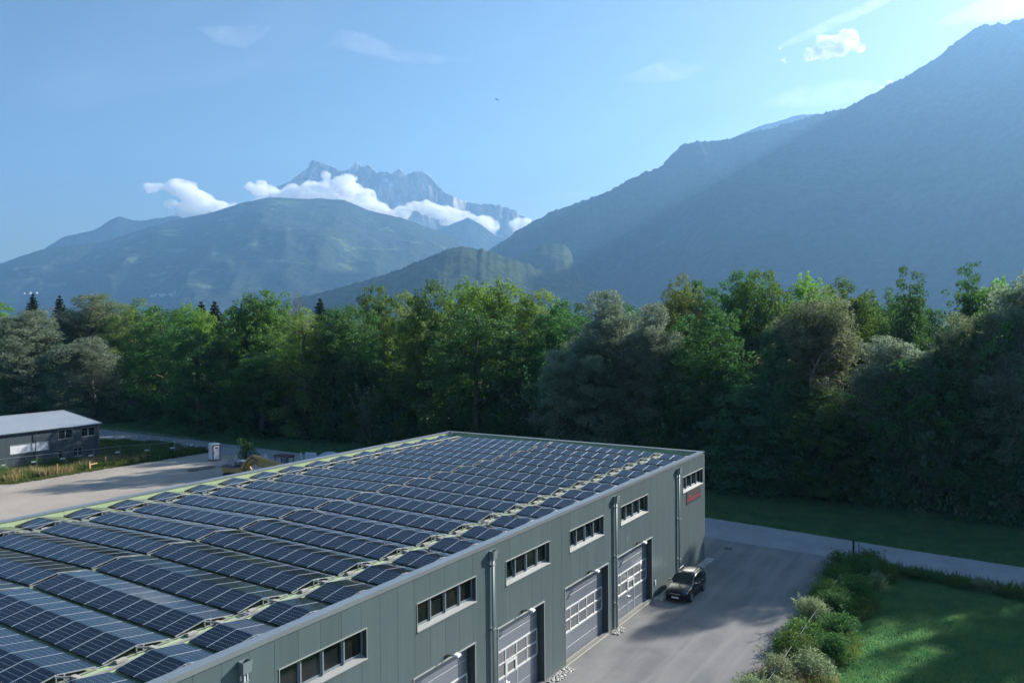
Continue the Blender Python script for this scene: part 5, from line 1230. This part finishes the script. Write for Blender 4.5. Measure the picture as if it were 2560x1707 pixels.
# leafy skirt of the wood: bushes and ivy mounds on its edge
def bush_proto(kind, seed, n=60, R_=2.2, H=3.0, per=170, size=.09, asp=.6):
    rr = np.random.RandomState(seed); cl = []
    for _ in range(9):                        # loose shoots reaching out and up
        a = rr.rand()*6.28; rd = R_*rr.uniform(.1, .8); up_ = H*rr.uniform(.75, 1.0); ox, oy = rr.normal(0, .35, 2)
        for k in range(6): cl.append((math.cos(a)*rd+ox*k/5, math.sin(a)*rd+oy*k/5, up_+k*.07*H, .26-.035*k))
    for _ in range(n):
        f = rr.rand(); a = rr.rand()*6.28; rd = R_*rr.uniform(.1, 1.0)*(1-.55*f*f); cl.append((math.cos(a)*rd, math.sin(a)*rd, .25+H*f*.85, rr.uniform(.35, .7)))
    P, N = crown_points(rr, cl, per); V = cards(rr, P, N, size, asp); n_ = len(V)//4
    mb = MB()
    for _ in range(7):
        a = rr.rand()*6.28; mb.tube([(0, 0, 0), (math.cos(a)*R_*.3, math.sin(a)*R_*.3, H*.4), (math.cos(a)*R_*.7, math.sin(a)*R_*.7, H*.8)], [.05, .035, .015], 5)
    return np_mesh('foliage', V, quads=np.arange(4*n_).reshape(n_, 4), mat=LEAF[kind]), mb.mesh('stem', M_bark)
BUSH = [bush_proto('vine', 5), bush_proto('vine', 6), bush_proto('mixed', 7), bush_proto('dark', 8), bush_proto('willow', 9, asp=.4)]
def bush(pr, label, x, y, s, sz=None, group=None, cat='bush', name='bush'):
    b = empty(name, (x, y, 0), rt.random()*6.28, label, cat, group); b.scale = (s, s, sz or s)
    link_mesh('foliage', pr[0], b); link_mesh('stem', pr[1], b); return b
x = -255
while x < 75:
    yy = interp_y(TREE_LN, x)
    for k in range(2):
        s = rt.uniform(1.1, 2.1)*(1 if k == 0 else 1.5)
        bi = rt.choice([0, 0, 1, 1, 2, 3, 3, 4])
        bush(BUSH[bi], ('ivy-covered', 'ivy-covered', 'light green', 'dark leafy', 'grey-leaved')[bi] + ' bush at the wood edge ' + zone(x), x+rt.uniform(-1, 1), yy+.8+k*2.6+rt.uniform(-.6, .8), s, s*rt.uniform(.8, 1.5), 'bushes along the foot of the wood')
    x += rt.uniform(3.2, 4.6)

# ------------------------------------------------------------------ hedge of shrubs with a wire fence along the yard
SH = [bush_proto('shrub', 21, n=80, R_=1.25, H=1.75, per=240, size=.058, asp=.45), bush_proto('shrub', 22, n=80, R_=1.3, H=1.6, per=240, size=.058, asp=.45), bush_proto('dark', 23, n=70, R_=1.3, H=1.6, per=300, size=.05), bush_proto('dry', 24, n=60, R_=1.1, H=1.1, per=330, size=.05, asp=.25), bush_proto('mixed', 25, n=70, R_=1.25, H=1.55, per=300, size=.05)]
HG = [  # x, y, size, proto, label
 (-9.9, 36.5, 1.15, 0, 'pale leafy shrub of the hedge cut by the bottom edge of the picture, left side'),
 (-8.5, 37.8, 1.0, 3, 'straw-coloured dry shrub at the bottom edge beside the hedge'),
 (-11.3, 39.8, .95, 0, 'sunlit willow shrub leaning over the asphalt near the bottom edge'),
 (-9.6, 40.3, 1.2, 1, 'sunlit grey-green shrub in the near end of the hedge'),
 (-8.5, 41.3, 1.0, 3, 'tawny dry shrub between hedge and meadow in the sun'),
 (-10.6, 42.6, 1.1, 0, 'sunlit shrub with a tall leafy shoot by the fence rail'),
 (-9.3, 44.2, 1.15, 1, 'half sunlit shrub where the hedge shade begins'),
 (-10.5, 46.2, 1.15, 4, 'first fully shaded hedge shrub beyond the sunlit ones'),
 (-8.9, 47.6, 1.0, 2, 'dark shrub on the meadow side of the hedge, nearest'),
 (-10.7, 49.2, 1.2, 4, 'shaded hedge shrub bulging over the asphalt, low'),
 (-9.3, 51.0, 1.2, 2, 'dark green shrub in the middle of the hedge'),
 (-11.0, 52.6, 1.1, 0, 'greyish shrub bulging toward the yard, mid hedge'),
 (-10.0, 54.9, 1.25, 2, 'dark shrub behind the thin fence rail'),
 (-10.9, 57.0, 1.2, 4, 'shaded green shrub beside the farther half of the rail'),
 (-9.5, 58.9, 1.2, 2, 'dark shrub on the meadow side, far third of the hedge'),
 (-11.0, 60.6, 1.25, 4, 'rounded shrub where the fence rail ends'),
 (-9.8, 62.8, 1.3, 2, 'big dark shrub near the hedge top'),
 (-11.2, 64.4, 1.25, 4, 'leafy shrub at the road corner, yard side'),
 (-9.8, 65.8, 1.35, 4, 'tallest round shrub at the road end of the hedge, before the two posts')]
HG += [(-11.6, 41.6, .6, 1, 'small pale shrub on the asphalt side of the sunlit hedge end'), (-9.9, 38.6, .8, 0, 'pale leafy shrub between the two straw-coloured ones at the bottom'),
 (-8.3, 43.0, .7, 4, 'small green shrub on the meadow side in the sunlit part'), (-11.7, 47.7, .55, 2, 'small dark shrub spilling on the asphalt, near third of the hedge'),
 (-9.6, 45.4, .9, 2, 'dark shrub squeezed between sunlit and shaded hedge parts'), (-8.5, 50.0, .6, 4, 'small green shrub sticking into the meadow, mid hedge'),
 (-11.8, 54.6, .6, 1, 'small grey-green shrub on the asphalt side, mid hedge'), (-8.8, 56.6, .7, 4, 'green shrub on the meadow side beside the rail'), (-11.9, 58.8, .55, 0, 'small greyish shrub on the asphalt near the road end'), (-8.6, 61.6, .8, 0, 'grey-green shrub on the meadow side near the road end'), (-8.3, 64.6, .8, 4, 'green shrub at the corner between hedge and roadside scrub')]
for x, y, s, p_, lab in HG: bush(SH[p_], lab, x, y, s*.9, s*rt.uniform(.62, .85), 'hedge shrubs between yard and meadow', 'shrub', 'hedge_shrub')
for i, (x, y) in enumerate(((-8.2, 66.5), (-6.6, 66.2), (-5.1, 66.1), (-3.6, 65.7), (-2.1, 65.5), (-.6, 65.0), (1.0, 64.6), (2.6, 64.2), (5, 63.6), (8, 63), (11, 62.4))):
    bush(SH[[2, 4, 2, 4, 0, 4][i % 6]], 'low rough shrub in the band between road and shaded meadow', x, y, rt.uniform(.7, .95), rt.uniform(.28, .45), 'low shrubs between road and meadow', 'shrub', 'roadside_shrub')
hf = empty('hedge_fence', (-10.6, 40.5, 0), 0, 'thin metal fence rail running inside the hedge beside the yard', 'fence')
q = MB(); q.tube([(0, 0, 1.3), (0, 19.5, 1.38)], .011, 6); q.build('rail', M_galv, hf)
for i in range(8): q = MB(); q.tube([(0, i*2.78, 0), (0, i*2.78, 1.33)], .03, 6); q.build('post', M_galv, hf)
tp = empty('fence_post', (-11.0, 67.4, 0), 0, 'dark wooden post with slim stake rising behind the hedge at the road corner', 'post')
q = MB(); q.box(-.07, .07, -.07, .07, 0, 2.0); q.build('post', M_black, tp)
q = MB(); q.box(.37, .42, -.03, .03, 0, 1.85); q.build('stake', M_black, tp)
bush(BUSH[3], 'dark bush beside the white toilet cabin near the road', -93.4, 76.2, .85, .8, None, 'bush', 'yard_bush')
bush(SH[4], 'lighter bush at the very left edge beside the mesh fence', -113.2, 51.2, 1.5, 1.3, None, 'bush', 'yard_bush')
for i, (x, y) in enumerate(((-113.6, 57.6), (-112.3, 59.3))): bush(SH[2], ('broad-leaved dark shrub against the small hall wall, left', 'broad-leaved dark shrub against the small hall wall, right')[i], x, y, .75, .7, 'shrubs under the windows of the small hall', 'shrub', 'wall_shrub')

# ------------------------------------------------------------------ grass and weeds as stuff
def tufts(name, n, region, hgt, m, seed, wid_=.02, blades=3, spread=.12, mask=None, bend=.5):
    rr = np.random.RandomState(seed); x0, x1, y0, y1 = region
    px = x0+rr.rand(n)*(x1-x0); py = y0+rr.rand(n)*(y1-y0)
    if mask is not None: k = mask(px, py, rr); px, py = px[k], py[k]
    px = np.repeat(px, blades)+rr.normal(0, spread, len(px)*blades); py = np.repeat(py, blades)+rr.normal(0, spread, len(py)*blades); n = len(px)
    a = rr.rand(n)*6.28; h = hgt*(.5+.9*rr.rand(n)); w = wid_*(.6+.8*rr.rand(n)); l = h*bend*rr.rand(n); b = rr.rand(n)*6.28
    V = np.stack([np.stack([px-np.cos(a)*w, py-np.sin(a)*w, px*0], 1), np.stack([px+np.cos(a)*w, py+np.sin(a)*w, px*0], 1), np.stack([px+np.cos(b)*l, py+np.sin(b)*l, h], 1)], 1).reshape(-1, 3)
    o = link_mesh(name, np_mesh(name, V, tris=np.arange(3*n).reshape(n, 3), mat=m)); return tag(o, kind='stuff')
M_gb = leaf_mat('grass_blade', (.065, .175, .075), (.14, .24, .095), .45, .03)
M_gb2 = leaf_mat('grass_blade_rough', (.05, .10, .02), (.11, .14, .035), .45, .03)
M_st = leaf_mat('straw_stalk', (.20, .15, .07), (.30, .24, .12), .3, .03)
lowy = np.array(sorted(ROAD_LO)); upy = np.array(sorted(ROAD_UP)); tly = np.array(sorted(TREE_LN))
tufts('grass', 150000, (-9.0, 12, 30, 67), .16, M_gb, 1, .022, 3, mask=lambda x, y, r: (y < np.interp(x, lowy[:, 0], lowy[:, 1])-.5) & (x > -8.9))
tufts('grass', 60000, (-34, 14, 73, 90), .22, M_gb, 2, .035, 3, mask=lambda x, y, r: (y > np.interp(x, upy[:, 0], upy[:, 1])+.1) & (y < np.interp(x, tly[:, 0], tly[:, 1])+.6))
tufts('grass', 60000, (-150, -50, 80, 97), .24, M_gb, 3, .06, 3, mask=lambda x, y, r: (y > np.interp(x, upy[:, 0], upy[:, 1])+.1) & (y < np.interp(x, tly[:, 0], tly[:, 1])+.6))
tufts('weeds', 26000, (-114.8, -106.2, 46, 77), .55, M_gb2, 4, .06, 3, .2, mask=lambda x, y, r: (x < -106.4+.5*np.sin(y*.9)) & (fbm(x*.5, y*.5, 3) > .38))
tufts('weeds', 3000, (-110.5, -105.9, 50, 71), .95, M_st, 5, .05, 3, .2, mask=lambda x, y, r: fbm(x*.45+3, y*.45, 3) > .55)
tufts('weeds', 14000, (-125, -104.6, 69, 78.5), .8, LEAF['mixed'], 6, .08, 3, .25, mask=lambda x, y, r: fbm(x*.3+8, y*.5, 3) > .42)
tufts('weeds', 5000, (-9.4, 14, 60, 68), .6, LEAF['mixed'], 7, .04, 3, .2, mask=lambda x, y, r: (y > np.interp(x, lowy[:, 0], lowy[:, 1])-2.6) & (y < np.interp(x, lowy[:, 0], lowy[:, 1])-.2))
tufts('weeds', 9000, (-12.0, -7.9, 34, 68), .75, LEAF['weed'], 9, .03, 3, .16, mask=lambda x, y, r: abs(x+9.9) < 1.5+.6*np.sin(y*.8))
tufts('weeds', 2500, (-11.6, -8.0, 34, 44), .9, M_st, 10, .02, 3, .12)
tufts('weeds', 700, (-105.8, -104.8, 50, 70), .3, M_gb2, 8, .05, 3, .2)
# ------------------------------------------------------------------ clouds beyond the haze box, a bird, far villages
def cloud(name, blobs, label, dens, voxel, disp, dsize, group=None, seed=0):
    """blobs: survey points (u, v, distance, radius m); a lumpy closed body filled with droplets"""
    rr = np.random.RandomState(seed); bm_v = []; bm_f = []
    import bmesh
    bm = bmesh.new()
    for u, v, d, r in blobs:
        v += 12 if d > 11000 else 0
        s, f, h = bearing(u, v, d)
        c = AX_R*s + AX_F*f + Vector((0, 0, h))
        for k in range(5):
            o = Vector(rr.normal(0, .38, 3))*r; o.z *= .55; rad = (.95 if d > 11000 else .8)*r*rr.uniform(.35, .75)*(1 if k else 1.2)
            mtx = Matrix.Translation(c+(o if k else Vector()))@Matrix.Diagonal((rad*1.15, rad*1.15, rad*.8, 1))
            bmesh.ops.create_icosphere(bm, subdivisions=2, radius=1, matrix=mtx)
    me = bpy.data.meshes.new(name); bm.to_mesh(me); bm.free()
    m = bpy.data.materials.new(name+'_droplets'); m.use_nodes = True; t = m.node_tree; t.nodes.clear()
    pv = node(t, 'ShaderNodeVolumePrincipled'); pv.inputs['Color'].default_value = (1, 1, 1, 1); pv.inputs['Density'].default_value = dens; pv.inputs['Anisotropy'].default_value = .1
    tcc = node(t, 'ShaderNodeTexCoord'); nz = node(t, 'ShaderNodeTexNoise'); nz.inputs['Scale'].default_value = 1/(dsize[1]*1.1); nz.inputs['Detail'].default_value = 5; nz.inputs['Roughness'].default_value = .6
    t.links.new(tcc.outputs['Object'], nz.inputs['Vector']); rm_ = node(t, 'ShaderNodeMapRange'); rm_.inputs['From Min'].default_value = .36; rm_.inputs['From Max'].default_value = .72; rm_.inputs['To Min'].default_value = 0; rm_.inputs['To Max'].default_value = dens*1.6
    t.links.new(nz.outputs['Fac'], rm_.inputs['Value']); t.links.new(rm_.outputs[0], pv.inputs['Density'])
    ou = node(t, 'ShaderNodeOutputMaterial'); t.links.new(pv.outputs[0], ou.inputs['Volume']); me.materials.append(m)
    o = link_mesh(name, me)
    rm = o.modifiers.new('remesh', 'REMESH'); rm.mode = 'VOXEL'; rm.voxel_size = voxel*.6; rm.use_smooth_shade = True
    for k, (st, sz) in enumerate(zip(disp, dsize)):
        tx = bpy.data.textures.new(name, 'CLOUDS'); tx.noise_scale = sz; tx.noise_depth = 4
        dm = o.modifiers.new('displace', 'DISPLACE'); dm.texture = tx; dm.strength = st; dm.mid_level = .5; dm.texture_coords = 'GLOBAL'
    tag(o, label, 'cloud', group); return o
CG = 'clouds hanging round the rock peaks'
D1 = 11450
cloud('cloud', [(385,458,D1,90),(405,452,D1,110),(440,455,D1,190),(470,468,D1,210),(490,490,D1,230),(515,505,D1,220),(550,515,D1,200),(480,520,D1,220),(430,500,D1,150),(580,510,D1,130),(450,535,D1,150),(520,540,D1,200)],
      'white cloud standing left of the rock peaks above the long mountain', .012, 38, (110, 55), (260, 90), CG, 1)
cloud('cloud', [(625,458,D1,130),(640,450,D1,120),(670,465,D1,190),(700,478,D1,210),(740,475,D1,220),(780,470,D1,230),(820,460,D1,200),(850,450,D1,190),(868,445,D1,170),(880,470,D1,200),(905,495,D1,210),(940,512,D1,200),(975,525,D1,170),(1005,535,D1,130),(800,495,D1,200),(650,500,D1,170),(850,500,D1,190),(900,520,D1,170)],
      'long white cloud bank drifting across the base of the rock peaks', .013, 40, (110, 55), (260, 90), CG, 2)
cloud('cloud', [(1010,520,D1,150),(1035,505,D1,120),(1060,510,D1,160),(1090,520,D1,190),(1130,525,D1,170),(1160,530,D1,170),(1200,545,D1,190),(1230,555,D1,150),(1290,550,D1,150),(1320,548,D1,130),(1120,545,D1,150),(1280,550,D1,110)],
      'cloud bank right of the rock peaks over the saddle', .012, 36, (100, 50), (240, 85), CG, 3)
cloud('cloud', [(2040,135,9000,95),(2060,118,9000,150),(2085,105,9000,170),(2105,100,9000,170),(2125,95,9000,130),(2135,115,9000,90),(2095,125,9000,150),(2070,140,9000,110),(2015,148,9000,45)],
      'single bright white cloud in the upper right of the sky', .02, 18, (85, 55), (190, 65), None, 4)
cloud('cloud', [(1950,122,9000,26),(1958,150,9000,34),(1965,156,9000,22)], 'tiny cloud wisps left of the single bright cloud', .02, 12, (24, 12), (60, 25), None, 5)
cloud('cloud', [(2205,218,9000,40),(2225,205,9000,45),(2240,215,9000,40),(2230,195,9000,24)], 'small ragged cloud on the shoulder of the right mountain', .02, 14, (30, 16), (80, 30), None, 6)
def wisp(pts, label, dens, thick):
    """a thin veil of ice cloud: a flattened tube far above the haze"""
    mb = MB(); n = len(pts); P = []
    for u, v, w in pts:
        s, f, h = bearing(u, v, 12500); P.append((AX_R*s+AX_F*f+Vector((0, 0, h)), w))
    V = []; k = 14
    for i, (c, w) in enumerate(P):
        d = (P[min(i+1, n-1)][0]-P[max(i-1, 0)][0]).normalized(); up = AX_F.cross(d).normalized()
        for j in range(k):
            a = 6.283*j/k; V.append(c + up*(math.cos(a)*w) + AX_F*(math.sin(a)*thick*w/max(q_[1] for q_ in P)))
    mb.add(V, [(i*k+j, i*k+(j+1) % k, (i+1)*k+(j+1) % k, (i+1)*k+j) for i in range(n-1) for j in range(k)]+[tuple(range(k-1, -1, -1)), tuple((n-1)*k+j for j in range(k))])
    m = bpy.data.materials.new('ice_veil'); m.use_nodes = True; t = m.node_tree; t.nodes.clear()
    pv = node(t, 'ShaderNodeVolumePrincipled'); pv.inputs['Color'].default_value = (1, 1, 1, 1); pv.inputs['Anisotropy'].default_value = .3
    tcc = node(t, 'ShaderNodeTexCoord'); nz = node(t, 'ShaderNodeTexNoise'); nz.inputs['Scale'].default_value = 1/420; nz.inputs['Detail'].default_value = 6; nz.inputs['Roughness'].default_value = .65; nz.inputs['Distortion'].default_value = 1.2
    t.links.new(tcc.outputs['Object'], nz.inputs['Vector']); r_ = node(t, 'ShaderNodeMapRange'); r_.inputs['From Min'].default_value = .38; r_.inputs['From Max'].default_value = .7; r_.inputs['To Max'].default_value = dens
    t.links.new(nz.outputs['Fac'], r_.inputs['Value']); t.links.new(r_.outputs[0], pv.inputs['Density'])
    ou = node(t, 'ShaderNodeOutputMaterial'); t.links.new(pv.outputs[0], ou.inputs['Volume'])
    tag(mb.build('ice_cloud', m, smooth=True), label, 'cloud', 'thin ice clouds high in the sky')
wisp([(1930,124,8),(1990,100,55),(2060,68,75),(2140,32,80),(2200,4,80),(2280,-40,60),(2340,-80,10)], 'long thin ice cloud streak slanting above the single white cloud', .0009, 260)
wisp([(2330,62,10),(2400,42,120),(2480,20,200),(2580,0,240),(2700,-30,200),(2850,-60,10)], 'broad bright ice cloud in the top right corner above the mountain', .0010, 420)
wisp([(1540,200,10),(1600,190,90),(1660,178,140),(1720,180,90),(1790,160,10)], 'faint ice cloud patch right of the picture centre', .0004, 420)
wisp([(1880,270,10),(1980,245,150),(2080,235,190),(2160,225,130),(2230,215,10)], 'pale ice cloud veil just over the right mountain slope', .0004, 420)
wisp([(800,120,10),(860,100,110),(920,112,120),(990,135,90),(1100,150,50),(1200,152,8)], 'faint ice cloud wisp above the rock peaks', .0004, 420)
wisp([(490,70,8),(540,88,100),(600,95,120),(650,75,60),(690,60,8)], 'barely visible ice cloud wisp at upper left', .0004, 400)
# soaring bird
s_, f_, h_ = bearing(1243, 249, 240); bp_ = AX_R*s_ + AX_F*f_
bd = empty('bird', (bp_.x, bp_.y, h_), 0, 'small dark bird of prey soaring in the open sky', 'bird')
M_bird = mat('bird_plumage', (.03, .025, .02), .8)
def bw(p): return tuple(AX_R*p[0] + AX_F*p[1] + Vector((0, 0, p[2])))
q = MB(); q.tube([bw(p) for p in ((-.36, .0, -.13), (-.14, .02, -.05), (.05, 0, -.03), (.22, 0, -.02), (.28, 0, -.03))], [.03, .07, .09, .05, .015], 7); q.build('body', M_bird, bd, smooth=True)
for pts in (((.02, .05, .0), (-.25, .15, .35), (-.62, .3, .42), (-.7, .25, .34), (-.32, .05, .22), (-.1, -.05, -.06)), ((.12, .05, -.02), (.45, -.1, -.28), (.85, -.25, -.62), (.80, -.35, -.66), (.42, -.3, -.4), (.0, -.15, -.1))):
    q = MB(); k = len(pts); A = [Vector(bw(p)) for p in pts]; q.add([a+Vector((0, 0, .02)) for a in A]+[a-Vector((0, 0, .02)) for a in A], [tuple(range(k)), tuple(range(2*k-1, k-1, -1))]+[(i, k+i, k+(i+1) % k, (i+1) % k) for i in range(k)]); q.build('wing', M_bird, bd)
q = MB(); q.add([bw(p) for p in ((-.30, 0, -.12), (-.58, .08, -.2), (-.60, -.08, -.19), (-.3, 0, -.15))], [(0,1,2),(3,2,1),(0,2,3),(0,3,1)]); q.build('tail', M_bird, bd)
# village at the mountain's foot, only white specks from here
M_vil = mat('village_render', (.75, .72, .68), .8); rr = np.random.RandomState(3); q = MB()
for (u0, u1, v0, v1, n) in ((430, 545, 728, 741, 40), (545, 660, 726, 742, 40), (55, 95, 729, 735, 5), (640, 760, 733, 744, 40), (375, 450, 735, 742, 20)):
    for _ in range(n):
        u, v = rr.uniform(u0, u1), rr.uniform(v0, v1); s, f, h = bearing(u, v, 5600); c = AX_R*s + AX_F*f; a, b, e = rr.uniform(3.5, 7), rr.uniform(3.5, 6), rr.uniform(4, 7)
        q.box(c.x-a, c.x+a, c.y-b, c.y+b, h-6, h+e*.6); q.add([(c.x-a, c.y-b, h+e*.6), (c.x+a, c.y-b, h+e*.6), (c.x+a, c.y+b, h+e*.6), (c.x-a, c.y+b, h+e*.6), (c.x-a, c.y, h+e), (c.x+a, c.y, h+e)], [(0,1,5,4),(2,3,4,5),(1,2,5),(3,0,4)])
tag(q.build('distant_village', M_vil), kind='stuff')
